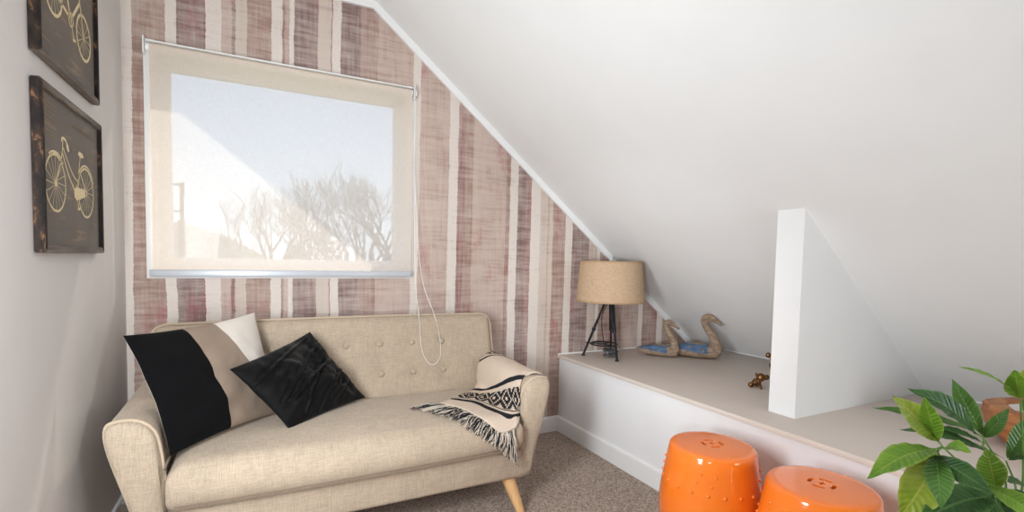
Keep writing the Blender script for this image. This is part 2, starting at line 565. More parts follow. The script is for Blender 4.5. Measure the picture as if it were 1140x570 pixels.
def tube(bm, pts, r, seg=8, closed=False, cap=True, flat=1.0):
    pts = [Vector(p) for p in pts]
    N = len(pts)
    rad = (lambda i: r) if not hasattr(r, '__len__') else (lambda i: r[min(len(r) - 1, i)])
    tans = []
    for i in range(N):
        a = pts[(i - 1) % N] if (closed or i > 0) else pts[i]
        b = pts[(i + 1) % N] if (closed or i < N - 1) else pts[i]
        d = b - a
        tans.append(d.normalized() if d.length > 1e-9 else Vector((0, 0, 1)))
    ref = Vector((0, 0, 1)) if abs(tans[0].z) < 0.9 else Vector((1, 0, 0))
    nrm = (ref - tans[0] * ref.dot(tans[0])).normalized()
    rings = []
    for i in range(N):
        nrm = (nrm - tans[i] * nrm.dot(tans[i]))
        nrm = nrm.normalized() if nrm.length > 1e-6 else tans[i].orthogonal().normalized()
        bi = tans[i].cross(nrm)
        rings.append([bm.verts.new(pts[i] + (nrm * math.cos(2 * PI * k / seg) + bi * math.sin(2 * PI * k / seg) * flat) * rad(i)) for k in range(seg)])
    M_ = N if closed else N - 1
    for i in range(M_):
        A, B = rings[i], rings[(i + 1) % N]
        for k in range(seg):
            bm.faces.new((A[k], A[(k + 1) % seg], B[(k + 1) % seg], B[k]))
    if cap and not closed:
        bm.faces.new(rings[0][::-1])
        bm.faces.new(rings[-1])
    return rings


def lathe(bm, prof, seg=48, centre=(0, 0, 0)):
    """prof: (r,z) list; r=0 at an end closes to a point"""
    cx, cy, cz = centre
    rings = []
    for r, z in prof:
        if r < 1e-6:
            rings.append([bm.verts.new((cx, cy, cz + z))])
        else:
            rings.append([bm.verts.new((cx + r * math.cos(2 * PI * k / seg), cy + r * math.sin(2 * PI * k / seg), cz + z)) for k in range(seg)])
    for A, B in zip(rings, rings[1:]):
        for k in range(seg):
            k2 = (k + 1) % seg
            if len(A) == 1 and len(B) == 1:
                continue
            if len(A) == 1:
                bm.faces.new((A[0], B[k], B[k2]))
            elif len(B) == 1:
                bm.faces.new((A[k], A[k2], B[0]))
            else:
                bm.faces.new((A[k], A[k2], B[k2], B[k]))


def ball(bm, c, r, u=16, v_=10, sc=(1, 1, 1)):
    bmesh.ops.create_uvsphere(bm, u_segments=u, v_segments=v_, radius=1, matrix=Matrix.Translation(c) @ Matrix.Diagonal((r * sc[0], r * sc[1], r * sc[2], 1)))


def pad(bm, W, H, T, rc, re, fn, n=40, m=30):
    """cushion-like closed skin: half sizes W,H, half thickness T, corner radius rc, edge roll re.
    fn(x, z, h, side, a, b) -> 3d point"""
    A = [math.sin(PI / 2 * (2 * i / n - 1)) for i in range(n + 1)]
    B = [math.sin(PI / 2 * (2 * j / m - 1)) for j in range(m + 1)]
    front, back = {}, {}
    for i, a in enumerate(A):
        for j, b in enumerate(B):
            x, z = a * W, b * H
            ex, ez = abs(x) - (W - rc), abs(z) - (H - rc)
            if rc > 0 and ex > 0 and ez > 0:
                e, f = ex / rc, ez / rc
                d = rc * (1 - max(e, f))
                x = math.copysign(W - rc + rc * e * math.sqrt(1 - f * f / 2), x)
                z = math.copysign(H - rc + rc * f * math.sqrt(1 - e * e / 2), z)
            else:
                d = min(W - abs(x), H - abs(z))
            q = 1 - min(max(d, 0) / re, 1)
            h = T * math.sqrt(max(0, 1 - q * q))
            edge = i in (0, n) or j in (0, m)
            front[i, j] = bm.verts.new(fn(x, z, 0 if edge else h, 1, a, b))
            back[i, j] = front[i, j] if edge else bm.verts.new(fn(x, z, h, -1, a, b))
    for i in range(n):
        for j in range(m):
            bm.faces.new((front[i, j], front[i + 1, j], front[i + 1, j + 1], front[i, j + 1]))
            q = (back[i, j], back[i, j + 1], back[i + 1, j + 1], back[i + 1, j])
            if len(set(q)) == 4 and bm.faces.get(q) is None:
                try:
                    bm.faces.new(q)
                except ValueError:
                    pass
    return front, back


def B():
    return bmesh.new()


def solidify_mesh(o, voxel, smooth_iter=4):
    md = o.modifiers.new('r', 'REMESH')
    md.mode = 'VOXEL'
    md.voxel_size = voxel
    if smooth_iter:
        s_ = o.modifiers.new('s', 'SMOOTH')
        s_.iterations = smooth_iter
        s_.factor = 0.5
    dg = bpy.context.evaluated_depsgraph_get()
    me = bpy.data.meshes.new_from_object(o.evaluated_get(dg))
    o.modifiers.clear()
    old = o.data
    o.data = me
    me.name = old.name
    bpy.data.meshes.remove(old)
    me.polygons.foreach_set('use_smooth', [True] * len(me.polygons))


# ------------------------------------------------------------------ room shell
TH = 0.25
OX0, OX1, OZ0, OZ1 = 0.110, 1.212, 1.005, 1.955          # window opening


def filled(bm, outer, inner, vec):
    """polygon with a hole, extruded"""
    edges = []
    for loop in (outer, inner):
        vs = [bm.verts.new(p) for p in loop]
        edges += [bm.edges.new((vs[i], vs[(i + 1) % len(vs)])) for i in range(len(vs))]
    g = bmesh.ops.triangle_fill(bm, use_beauty=True, use_dissolve=False, edges=edges)
    fs = [f for f in g['geom'] if isinstance(f, bmesh.types.BMFace)]
    ex = bmesh.ops.extrude_face_region(bm, geom=fs, use_keep_orig=True)
    bmesh.ops.translate(bm, vec=vec, verts=[e for e in ex['geom'] if isinstance(e, bmesh.types.BMVert)])


bm = B()
filled(bm, [(0, 0, 0), (BX + HL / TAN, 0, 0), (BX, 0, HL), (KX, 0, HC), (0, 0, HC)],
       [(OX0, 0, OZ0), (OX1, 0, OZ0), (OX1, 0, OZ1), (OX0, 0, OZ1)], (0, TH, 0))
struct(obj('wall_back', bm, M['wallpaper'], smooth=False))
bm = B(); box(bm, -0.15, 0, YR, TH, 0, HC)
struct(obj('wall_left', bm, M['wall'], smooth=False))
bm = B(); box(bm, -0.15, 4.1, YR - 0.15, YR, 0, HC)
struct(obj('wall_rear', bm, M['wall'], smooth=False))
bm = B(); box(bm, -0.15, 4.1, YR - 0.15, TH, -0.12, 0)
struct(obj('floor', bm, M['carpet'], smooth=False))
bm = B()
c = TH
prism(bm, [(-0.15, c, HC), (KX, c, HC), (BX + 0.6, c, slope_z(BX + 0.6)), (BX + 0.6, c, slope_z(BX + 0.6) + 0.25), (KX + 0.08, c, HC + 0.25), (-0.15, c, HC + 0.25)], (0, YR - 0.15 - c, 0))
struct(obj('ceiling', bm, M['ceiling'], smooth=False))
# roof verge outside: what throws the slanting shade on the blind
bm = B()
zv = 0.0
prism(bm, [(-2.6, TH, slope_z(-2.6) + zv), (4.4, TH, slope_z(4.4) + zv), (4.4, TH, slope_z(4.4) + zv + 0.3), (-2.6, TH, slope_z(-2.6) + zv + 0.3)], (0, 0.65, 0))
struct(obj('roof_verge', bm, M['roof'], smooth=False))

# ledge
bm = B(); box(bm, LX, LX + 0.05, YR, 0, 0, HL - 0.018)
struct(obj('wall_ledge', bm, M['panel'], smooth=False))
bm = B(); box(bm, LX - 0.012, BX + 0.02, YR, 0, HL - 0.018, HL, 0.004)
struct(obj('ledge_top', bm, M['ledge']))
bm = B()
box(bm, LX - 0.014, LX, YR, 0, 0, HB - 0.012)
prism(bm, [(LX - 0.014, 0, HB - 0.012), (LX - 0.012, 0, HB - 0.003), (LX - 0.006, 0, HB), (LX, 0, HB), (LX, 0, HB - 0.012)], (0, YR, 0))
struct(obj('baseboard_ledge', bm, M['gloss']))
bm = B()
box(bm, 0, LX - 0.014, -0.014, 0, 0, HB - 0.012)
prism(bm, [(0, -0.014, HB - 0.012), (0, -0.012, HB - 0.003), (0, -0.006, HB), (0, 0, HB), (0, 0, HB - 0.012)], (LX - 0.014, 0, 0))
struct(obj('baseboard_back', bm, M['gloss']))
bm = B(); box(bm, 0, 0.014, YR, -0.014, 0, HB, 0.004)
struct(obj('baseboard_left', bm, M['gloss']))
bm = B(); box(bm, LX - 0.0145, LX - 0.010, YR, 0, HL - 0.0205, HL + 0.0005, 0.0015)
struct(obj('trim_3', bm, M['nosing']))
# coving strip where gable meets the ceiling
bm = B()
w = 0.036
nx, nz = TAN / math.hypot(1, TAN), 1 / math.hypot(1, TAN)   # upward normal of the slope
kx2, kz2 = KX - w * 0.30, HC - w
prism(bm, [(0, -0.014, HC), (KX, -0.014, HC), (BX, -0.014, HL), (BX - w / nx, -0.014, HL), (KX - (w - w * nz) / nx, -0.014, HC - w), (0, -0.014, HC - w)], (0, 0.014, 0))
struct(obj('trim_1', bm, M['gloss'], smooth=False))
# caulk beads along the ledge
bm = B()
tube(bm, [(LX - 0.012, 0.001, HL + 0.001), (BX, 0.001, HL + 0.001)], 0.006, 6)
tube(bm, [(BX - 0.003, 0, HL + 0.001), (BX - 0.003, YR, HL + 0.001)], 0.005, 6)
struct(obj('trim_2', bm, M['gloss']))
# partition
PX, PY1, PY0 = 2.3708, -1.447, -1.336
bm = B()
prism(bm, [(PX, PY0, HL), (BX, PY0, HL), (PX, PY0, slope_z(PX))], (0, PY1 - PY0, 0))
struct(obj('wall_partition', bm, M['ceiling'], smooth=False))

# window
wf = B()
fy0, fy1 = 0.085, 0.145
def ring(bm, x0, x1, z0, z1, wdt, y0, y1, bev=0.004):
    box(bm, x0, x0 + wdt, y0, y1, z0, z1, bev)
    box(bm, x1 - wdt, x1, y0, y1, z0, z1, bev)
    box(bm, x0 + wdt, x1 - wdt, y0, y1, z0, z0 + wdt, bev)
    box(bm, x0 + wdt, x1 - wdt, y0, y1, z1 - wdt, z1, bev)
GX0, GX1, GZ0, GZ1 = 0.157, 1.166, 1.066, 1.906          # visible glass
ring(wf, OX0, OX1, OZ0, OZ1, 0.022, fy0, fy1)
win = struct(obj('window_1', wf, M['upvc']))
sb = B()
def member(bm, x0, x1, z0, z1):
    box(bm, x0, x1, fy0 + 0.008, fy1 - 0.008, z0, z1, 0.004)
member(sb, OX0 + 0.018, GX0, OZ0 + 0.018, OZ1 - 0.018)
member(sb, GX1, OX1 - 0.018, OZ0 + 0.018, OZ1 - 0.018)
member(sb, GX0, GX1, OZ0 + 0.018, GZ0)
member(sb, GX0, GX1, GZ1, OZ1 - 0.018)
obj('sash', sb, M['upvc'], win)
pb = B(); box(pb, GX0 - 0.006, GX1 + 0.006, 0.118, 0.122, GZ0 - 0.006, GZ1 + 0.006)
obj('pane', pb, M['glass'], win, smooth=False)
cs = B()
for (x0, x1, z0, z1) in ((OX0 - 0.035, OX0, OZ0 - 0.030, OZ1 + 0.012), (OX1, OX1 + 0.039, OZ0 - 0.030, OZ1 + 0.012), (OX0, OX1, OZ0 - 0.030, OZ0), (OX0, OX1, OZ1, OZ1 + 0.012)):
    box(cs, x0, x1, -0.006, 0.0, z0, z1, 0.001)
# reveal lining
for (x0, x1, z0, z1) in ((OX0, OX0 + 0.006, OZ0, OZ1), (OX1 - 0.006, OX1, OZ0, OZ1), (OX0, OX1, OZ0, OZ0 + 0.006), (OX0, OX1, OZ1 - 0.006, OZ1)):
    box(cs, x0, x1, -0.004, fy0 + 0.01, z0, z1)
obj('casing', cs, M['upvc'], win)

# ------------------------------------------------------------------ roller blind
bx0, bx1, bz0, bz1 = 0.0905, 1.2305, 0.983, 1.966
by = -0.036
bl = empty('roller_blind', (0, 0, 0))
tag(bl, 'translucent cream roller blind pulled down over the window', 'blind')
bm = B()
N = 40
rows = []
prof = [(by, bz0 + 0.02), (by, bz1 - 0.01)] + [(by - 0.0 + 0.019 - 0.019 * math.cos(a), bz1 - 0.01 + 0.019 * math.sin(a)) for a in [PI * k / 10 for k in range(1, 9)]]
for (y, z) in prof:
    rows.append([bm.verts.new((bx0 + 0.0095 + (bx1 - bx0 - 0.0115) * i / N, y, z)) for i in range(N + 1)])
for A_, B_ in zip(rows, rows[1:]):
    for i in range(N):
        bm.faces.new((A_[i], A_[i + 1], B_[i + 1], B_[i]))
obj('fabric', bm, M['screen'], bl)
bm = B()
tube(bm, [(bx0 - 0.004, by + 0.019, bz1 - 0.01), (bx1 + 0.004, by + 0.019, bz1 - 0.01)], 0.0175, 20)
obj('roller_tube', bm, M['white_plastic'], bl)
bm = B(); box(bm, bx0 - 0.002, bx1 + 0.002, by - 0.001, 0.0, bz1 + 0.0095, bz1 + 0.0155, 0.001)  # white strip added as the lit top edge of the fabric roll
obj('roll_highlight', bm, M['white_plastic'], bl)
bm = B(); box(bm, bx0, bx1, by - 0.007, by + 0.007, bz0, bz0 + 0.032, 0.004)
obj('bottom_bar', bm, M['alu'], bl)
for s_, x in ((-1, bx0 - 0.006), (1, bx1 + 0.006)):
    bm = B()
    x0, x1 = min(x, x + s_ * 0.005), max(x, x + s_ * 0.005)
    box(bm, x0, x1, by - 0.012, 0, bz1 - 0.045, bz1 + 0.026, 0.002)
    xa, xb = (x0, x0 + 0.034) if s_ < 0 else (x1 - 0.034, x1)
    box(bm, xa, xb, -0.007, 0, bz1 + 0.012, bz1 + 0.028, 0.001)
    tube(bm, [((xa + xb) / 2, -0.009, bz1 + 0.020), ((xa + xb) / 2, -0.006, bz1 + 0.020)], 0.004, 10)
    if s_ > 0:
        tube(bm, [(x0, by + 0.019, bz1 - 0.01), (x1 + 0.012, by + 0.019, bz1 - 0.01)], 0.021, 18)
    obj('bracket', bm, M['white_plastic'], bl)
# ------------------------------------------------------------------ sofa
SX = 0.875
sofa = empty('sofa', (SX, -0.45, 0))
tag(sofa, 'beige linen two-seater sofa with buttoned back below the window', 'sofa')
SO = Vector((SX, -0.45, 0))
BUT = [(k * 0.158, z) for z in (0.655, 0.515) for k in range(-3, 4)]


def back_y(z):
    return -0.118 - (0.80 - z) * 0.24


def back_fn(x, z, h, side, a, b):
    zz = z + 0.4625
    y = back_y(zz)
    wid = 1.0 + 0.025 * (0.75 - zz)
    th = h * (1 if side > 0 else 0.55)
    crown = 0.012 * (1 - a * a) if zz > 0.6 else 0.012 * (1 - a * a) * max(0, (zz - 0.4) / 0.2)
    dim = 0
    if side > 0:
        for bu, bz in BUT:
            d2 = (x - bu) ** 2 + (zz - bz) ** 2
            if d2 < 0.03:
                dim += 0.016 * math.exp(-d2 / 0.0005) + 0.008 * math.exp(-d2 / 0.004)
    yy = y - side * th + dim
    return Vector((x * wid, yy, zz + crown * 0.6)) - Vector((0, SO.y, 0))


bm = B()
fr_, _ = pad(bm, 0.765, 0.325, 0.062, 0.05, 0.045, back_fn, n=90, m=44)
obj('backrest', bm, M['linen'], sofa)
# piping round the backrest edge
bm = B()
edge = []
for i in range(61):
    s_ = i / 60
    # path up the left side, along the top, down the right
    tt = s_ * (0.36 + 1.53 + 0.36)
    if tt < 0.31:
        x, z = -0.765, -0.02 + tt
    elif tt < 0.36 + 1.53 + 0.05:
        x, z = None, None
    if tt < 0.295:
        x, z = -0.765, -0.02 + tt
    elif tt < 0.295 + 0.0785:
        an = (tt - 0.295) / 0.0785 * PI / 2
        x, z = -0.715 - 0.05 * math.cos(an), 0.275 + 0.05 * math.sin(an)
    elif tt < 0.295 + 0.0785 + 1.43:
        x, z = -0.715 + (tt - 0.3735), 0.325
    elif tt < 0.295 + 0.157 + 1.43:
        an = (tt - 1.8035) / 0.0785 * PI / 2
        x, z = 0.715 + 0.05 * math.sin(an), 0.275 + 0.05 * math.cos(an)
    else:
        x, z = 0.765, 0.275 - (tt - 1.882)
    p = back_fn(x, z, 0.028, 1, x / 0.765, z / 0.325)
    edge.append(p + Vector((0, -0.002, 0.0)))
tube(bm, catmull(edge, 3), 0.0052, 8)
obj('piping', bm, M['linen_dark'], sofa)
for bu, bz in BUT:
    bm = B()
    p = back_fn(bu, bz - 0.4625, 0.062, 1, bu / 0.765, (bz - 0.4625) / 0.325)
    ball(bm, p + Vector((0, -0.009, 0)), 0.0160, 20, 12, (1, 0.75, 1))
    obj('button', bm, M['linen'], sofa)


def seat_fn(x, y, h, side, a, b):
    yy = y - 0.5425
    crown = 0.022 * (1 - a * a) * (1 - b * b) if side > 0 else 0
    z = 0.343 + side * h + crown
    front = 0.018 * (1 - a * a) if b < 0 else 0
    return Vector((x, yy - front * (-b if b < 0 else 0) - SO.y, z))


bm = B()
pad(bm, 0.638, 0.2925, 0.078, 0.035, 0.07, seat_fn, n=60, m=40)
obj('seat_cushion', bm, M['linen'], sofa)
# seam piping round the seat front
bm = B()
pts = []
for i in range(41):
    x = -0.605 + 1.21 * i / 40
    p = seat_fn(x, -0.2925 + 0.012, 0.078 * 0.55, -1, x / 0.638, -0.96)
    pts.append(p)
tube(bm, pts, 0.0032, 6)
for s_ in (-1,):
    pts = []
    for k in range(13):
        an = -PI / 2 + PI * k / 12
        pts.append(Vector((s_ * 0.632, -0.5425 - 0.2275 - 0.062 * math.cos(an) - SO.y, 0.343 + 0.073 * math.sin(an))))
    pts.append(pts[-1] + Vector((0, 0.35, 0.004)))
    tube(bm, catmull(pts, 3), 0.0036, 6)
obj('seat_piping', bm, M['seam'], sofa)

bm = B()
box(bm, -0.655, 0.655, -0.335, -0.27, 0.14, 0.268, 0.018, 4)
box(bm, -0.645, 0.645, -0.28, 0.28, 0.145, 0.262, 0.01)
obj('base', bm, M['linen'], sofa)

ARM = [(.60, .14), (.684, .14), (.702, .20), (.738, .33), (.772, .45), (.785, .515), (.783, .552), (.768, .565), (.728, .569), (.690, .556), (.660, .520), (.646, .45), (.637, .36), (.630, .26), (.615, .16)]
arm_outline = catmull([(u, z, 0) for u, z in ARM], 5, closed=True)
ACEN = Vector((0.70, 0.38, 0))
for s_ in (-1, 1):
    bm = B()
    ys = [(-0.12, 1.0, .02), (-0.30, 1.0, .012), (-0.45, 1.0, .006), (-0.60, 1, 0.002), (-0.72, 1.0, 0), (-0.752, 1.0, 0), (-0.768, 0.985, 0), (-0.779, 0.95, 0), (-0.786, 0.86, 0), (-0.790, 0.6, 0), (-0.792, 0.3, 0)]
    rings = []
    for y, k, dz in ys:
        rr = []
        for p in arm_outline:
            q = ACEN + (p - ACEN) * 1.0
            if k < 1:
                # inset evenly from the outline
                d = (p - ACEN)
                q = ACEN + d * (1 - (1 - k)) if k < 0.9 else p - d.normalized() * (1 - k) * 0.16
            zz = q.y + dz * max(0, (q.y - 0.3) / 0.28)
            rr.append(bm.verts.new((s_ * q.x, y - SO.y, zz)))
        rings.append(rr)
    n = len(rings[0])
    for A_, B_ in zip(rings, rings[1:]):
        for i in range(n):
            bm.faces.new((A_[i], A_[(i + 1) % n], B_[(i + 1) % n], B_[i]))
    bm.faces.new(rings[0][::-1])
    bm.faces.new(rings[-1])
    a_ = obj('armrest', bm, M['linen'], sofa, angle=60)
    bm = B()
    pp = [Vector((s_ * p.x, -0.755 - SO.y, p.y)) for p in arm_outline]
    cen = Vector((s_ * ACEN.x, -0.755 - SO.y, ACEN.y))
    pp = [p + (p - cen).normalized() * 0.0005 for p in pp]
    tube(bm, pp, 0.0058, 8, closed=True)
    obj('piping', bm, M['linen_dark'], a_)
for sx_ in (-1, 1):
    for (yt, yb) in ((-0.725, -0.812), (-0.20, -0.125)):
        bm = B()
        tube(bm, [(sx_ * 0.600, yt - SO.y, 0.150), (sx_ * 0.616, (yt + yb) / 2 - SO.y, 0.075), (sx_ * 0.632, yb - SO.y, 0.0)], [0.031, 0.025, 0.018], 20)
        for v_ in bm.verts:
            v_.co.z = max(v_.co.z, 0.0)
        obj('leg', bm, M['beech'], sofa)

# surface of the sofa, for the things that drape over it
from mathutils.bvhtree import BVHTree
def sofa_tree():
    vs, fs = [], []
    for o in sofa.children:
        if o.name.split('.')[0] in ('backrest', 'armrest', 'seat_cushion', 'base'):
            off = len(vs)
            vs += [v.co + SO for v in o.data.vertices]
            fs += [[off + i for i in p.vertices] for p in o.data.polygons]
    return BVHTree.FromPolygons(vs, fs)
SOFA_BVH = sofa_tree()


def sofa_out(p, gap, towards=Vector((0.0, -1.0, 0.35))):
    """keep a point clear of the sofa: if it lies in it, move it out of the surface"""
    p = Vector(p)
    d = towards.normalized()
    far = p + d * 0.6
    hit, nrm, idx, dist = SOFA_BVH.ray_cast(far, -d)
    if hit is not None and dist < 0.6 + gap:
        return hit + d * gap
    return p


# bead chain loop: hangs on the right, drapes over the sofa back
cxn = bx1 + 0.013
chain_pts = [(cxn, by - 0.001, bz1 - 0.01), (cxn - 0.002, by - 0.012, 1.50), (cxn - 0.004, -0.085, 1.0), (cxn - 0.008, -0.175, 0.79),
             (cxn - 0.010, -0.212, 0.70), (cxn + 0.000, -0.222, 0.60), (cxn + 0.030, -0.228, 0.548), (cxn + 0.064, -0.228, 0.548),
             (cxn + 0.092, -0.223, 0.59), (cxn + 0.094, -0.213, 0.665), (cxn + 0.075, -0.175, 0.79), (cxn + 0.030, -0.085, 1.0), (cxn + 0.010, -0.020, 1.45), (cxn + 0.006, by + 0.038, bz1 - 0.01)]
cp = [sofa_out(p, 0.005) for p in catmull(chain_pts, 24)]
bm = B()
tube(bm, cp, 0.0011, 5)
acc = 0
for a, b in zip(cp, cp[1:]):
    L_ = (b - a).length
    while acc < L_:
        p = a.lerp(b, acc / L_)
        bmesh.ops.create_icosphere(bm, subdivisions=1, radius=0.0024, matrix=Matrix.Translation(p))
        acc += 0.0072
    acc -= L_
obj('bead_chain', bm, M['chain'], bl)

# ------------------------------------------------------------------ cushions
def pillow(name, corners, T, mats, uv=False, wr=0.006, seed=0, pinch=0.07, sag=0.0, ridges=None, n=44):
    """corners BL,BR,TR,TL in world; front faces the camera"""
    c0, c1, c2, c3 = [Vector(c) for c in corners]
    nrm = (c1 - c0).cross(c3 - c0).normalized()     # points to the room
    if nrm.dot(CAM - c0) < 0:
        nrm = -nrm
    cen = (c0 + c1 + c2 + c3) / 4
    bm = B()
    lay = bm.loops.layers.uv.new('UVMap') if uv else None
    store = {}

    def fn(x, z, h, side, a, b):
        aa = a * (1 - pinch * (1 - b * b))
        bb = b * (1 - pinch * (1 - a * a))
        p = c0 * (1 - aa) * (1 - bb) / 4 + c1 * (1 + aa) * (1 - bb) / 4 + c2 * (1 + aa) * (1 + bb) / 4 + c3 * (1 - aa) * (1 + bb) / 4
        hh = T * ((1 - a * a) ** 0.55) * ((1 - b * b) ** 0.55)
        w_ = mnoise.noise(Vector((a * 2.2 + seed, b * 2.2, seed * 1.7))) * wr * 2 + mnoise.noise(Vector((a * 6 + seed, b * 5, 3.1))) * wr * 0.6
        w_ *= (1 - a * a * b * b)
        r_ = ridges(a, b) if (ridges and side > 0) else 0
        p = p + nrm * (side * (hh + r_) + w_ * (0.6 + (1 - max(a * a, b * b)))) + Vector((0, 0, -sag * (1 - b * b)))
        store[tuple(round(v, 6) for v in (p - cen))] = (a, b)
        return p - cen
    fr, bk = pad(bm, 1, 1, 1, 0, 0.5, fn, n=n, m=n)
    rear = set(bk.values()) - set(fr.values())
    bm.verts.ensure_lookup_table()
    if uv:
        for f in bm.faces:
            for lp in f.loops:
                a, b = store.get(tuple(round(v, 6) for v in lp.vert.co), (0, 0))
                lp[lay].uv = ((a + 1) / 2, (b + 1) / 2)
        bmesh.ops.recalc_face_normals(bm, faces=bm.faces)
        bm.normal_update()
        for f in bm.faces:
            f.material_index = 1 if any(v in rear for v in f.verts) else 0
    o = obj(name, bm, None, mats=mats, angle=80)
    o.location = cen
    return o, nrm, cen


cu, nrm_, cen_ = pillow('striped_cushion', [(0.250, -0.735, 0.432), (0.600, -0.400, 0.440), (0.489, -0.235, 0.838), (0.118, -0.655, 0.820)], 0.056, [M['cushion'], M['cushion_back']], uv=True, seed=3, wr=0.006)
tag(cu, 'cushion with black, taupe and cream stripes in the left corner of the sofa', 'cushion')

RID = [((-1.0, 0.35), (0.9, 0.95)), ((-0.75, -0.25), (1.0, 0.75)), ((-0.6, -0.32), (1.0, 0.2)), ((-0.55, -0.75), (0.8, 0.45)), ((-0.3, -0.95), (1.0, -0.1)), ((0.1, -0.9), (1.0, -0.45))]


def ridge(a, b):
    """pintucks: narrow raised seams curving over the face, with gathers between"""
    h = 0
    for (p, q) in RID:
        dx, dy = q[0] - p[0], q[1] - p[1]
        L2 = dx * dx + dy * dy
        s_ = ((a - p[0]) * dx + (b - p[1]) * dy) / L2
        if -0.05 < s_ < 1.05:
            d = ((a - p[0]) * dy - (b - p[1]) * dx) / math.sqrt(L2) + 0.10 * math.sin(s_ * PI)
            h += 0.0105 * math.exp(-(d / 0.022) ** 2) - 0.005 * math.exp(-((abs(d) - 0.06) / 0.03) ** 2)
    h += 0.0035 * math.sin((a * 0.7 - b) * 26 + 3 * mnoise.noise(Vector((a * 3, b * 3, 1)))) * (0.5 + 0.5 * mnoise.noise(Vector((a * 2.2, b * 2.2, 7))))
    return h * (1 - max(abs(a), abs(b)) ** 6)


cu2, _, _ = pillow('velvet_cushion', [(0.607, -0.623, 0.432), (0.938, -0.350, 0.446), (0.709, -0.270, 0.748), (0.411, -0.591, 0.672)], 0.062, [M['velvet']], seed=9, wr=0.008, pinch=0.05, ridges=ridge, n=170)
tag(cu2, 'square black velvet cushion with gathered seams in the middle of the sofa', 'cushion')

# ------------------------------------------------------------------ throw over the right arm
TROW = [[(1.221, -0.564, 0.438), (1.286, -0.661, 0.436), (1.324, -0.788, 0.424), (1.385, -0.838, 0.378), (1.459, -0.832, 0.384)],
        [(1.297, -0.510, 0.436), (1.377, -0.575, 0.432), (1.411, -0.687, 0.430), (1.448, -0.790, 0.424), (1.518, -0.765, 0.418)],
        [(1.371, -0.444, 0.434), (1.436, -0.510, 0.432), (1.500, -0.540, 0.432), (1.520, -0.670, 0.463), (1.522, -0.763, 0.479)],
        [(1.451, -0.386, 0.432), (1.510, -0.420, 0.436), (1.522, -0.542, 0.485), (1.536, -0.652, 0.537), (1.555, -0.711, 0.560)],
        [(1.516, -0.300, 0.450), (1.524, -0.445, 0.490), (1.546, -0.548, 0.542), (1.580, -0.613, 0.567), (1.592, -0.713, 0.568)],
        [(1.529, -0.280, 0.517), (1.563, -0.405, 0.560), (1.595, -0.468, 0.574), (1.612, -0.580, 0.572), (1.612, -0.714, 0.572)],
        [(1.562, -0.262, 0.568), (1.600, -0.330, 0.580), (1.620, -0.420, 0.576), (1.630, -0.560, 0.574), (1.630, -0.714, 0.572)],
        [(1.625, -0.240, 0.578), (1.640, -0.330, 0.568), (1.648, -0.430, 0.562), (1.650, -0.570, 0.558), (1.648, -0.712, 0.558)]]
TV0 = [0, .075, .145, .200, .300, .390, .455, .52]
TV1 = [0, .070, .140, .200, .245, .270, .290, .310]
NU, NV = 60, 84


def crinterp(P, q):
    i = min(int(q), len(P) - 2)
    s_ = q - i
    p1, p2 = P[i], P[i + 1]
    p0 = P[i - 1] if i > 0 else p1 * 2 - p2
    p3 = P[i + 2] if i + 2 < len(P) else p2 * 2 - p1
    return 0.5 * ((2 * p1) + (p2 - p0) * s_ + (2 * p0 - 5 * p1 + 4 * p2 - p3) * s_ ** 2 + (3 * p1 - p0 - 3 * p2 + p3) * s_ ** 3)


def push(p, gap):
    loc, nrm, idx, dist = SOFA_BVH.find_nearest(p)
    d = (p - loc).dot(nrm)
    if d < gap and dist < 0.12:
        return loc + nrm * gap
    return p


grid = []
for i in range(NV + 1):
    q = i / NV * (len(TROW) - 1)
    cols = [crinterp([Vector(r[c]) for r in TROW], q) for c in range(5)]
    grid.append([crinterp(cols, j / NU * 4) for j in range(NU + 1)])
for it in range(4):
    new = [[p.copy() for p in r] for r in grid]
    for i in range(1, NV):
        for j in range(1, NU):
            new[i][j] = grid[i][j] * .5 + (grid[i - 1][j] + grid[i + 1][j] + grid[i][j - 1] + grid[i][j + 1]) * .125
    grid = [[push(p, 0.006) for p in r] for r in new]
for i in range(NV + 1):
    for j in range(NU + 1):
        p = grid[i][j]
        fold = 0.004 * mnoise.noise(Vector((j * .10, i * .05, 3.3))) + 0.0012 * mnoise.noise(Vector((j * .4, i * .3, 1.3)))
        loc, nrm, idx, dist = SOFA_BVH.find_nearest(p)
        grid[i][j] = p + nrm * max(fold, -0.001)
TC = Vector((1.50, -0.55, 0.45))
throw = empty('throw_blanket', TC)
tag(throw, 'cream woven throw with black diamond bands and fringe draped over the right sofa arm', 'throw')
bm = B()
lay = bm.loops.layers.uv.new('UVMap')
uvd = {}
vs_ = []
for i in range(NV + 1):
    q = i / NV * (len(TROW) - 1)
    k_ = min(int(q), len(TV0) - 2)
    v0 = TV0[k_] + (TV0[k_ + 1] - TV0[k_]) * (q - k_)
    v1 = TV1[k_] + (TV1[k_ + 1] - TV1[k_]) * (q - k_)
    row = []
    for j in range(NU + 1):
        b = j / NU
        vv = bm.verts.new(grid[i][j] - TC)
        uvd[vv] = (b * 0.40, v0 + (v1 - v0) * b)
        row.append(vv)
    vs_.append(row)
for i in range(NV):
    for j in range(NU):
        f = bm.faces.new((vs_[i][j], vs_[i][j + 1], vs_[i + 1][j + 1], vs_[i + 1][j]))
        for lp in f.loops:
            lp[lay].uv = uvd[lp.vert]
cl = obj('cloth', bm, M['throw'], throw, angle=80)
sol = cl.modifiers.new('thickness', 'SOLIDIFY')
sol.thickness = 0.005
sol.offset = 1 if sum((p.normal.z for p in cl.data.polygons)) > 0 else -1
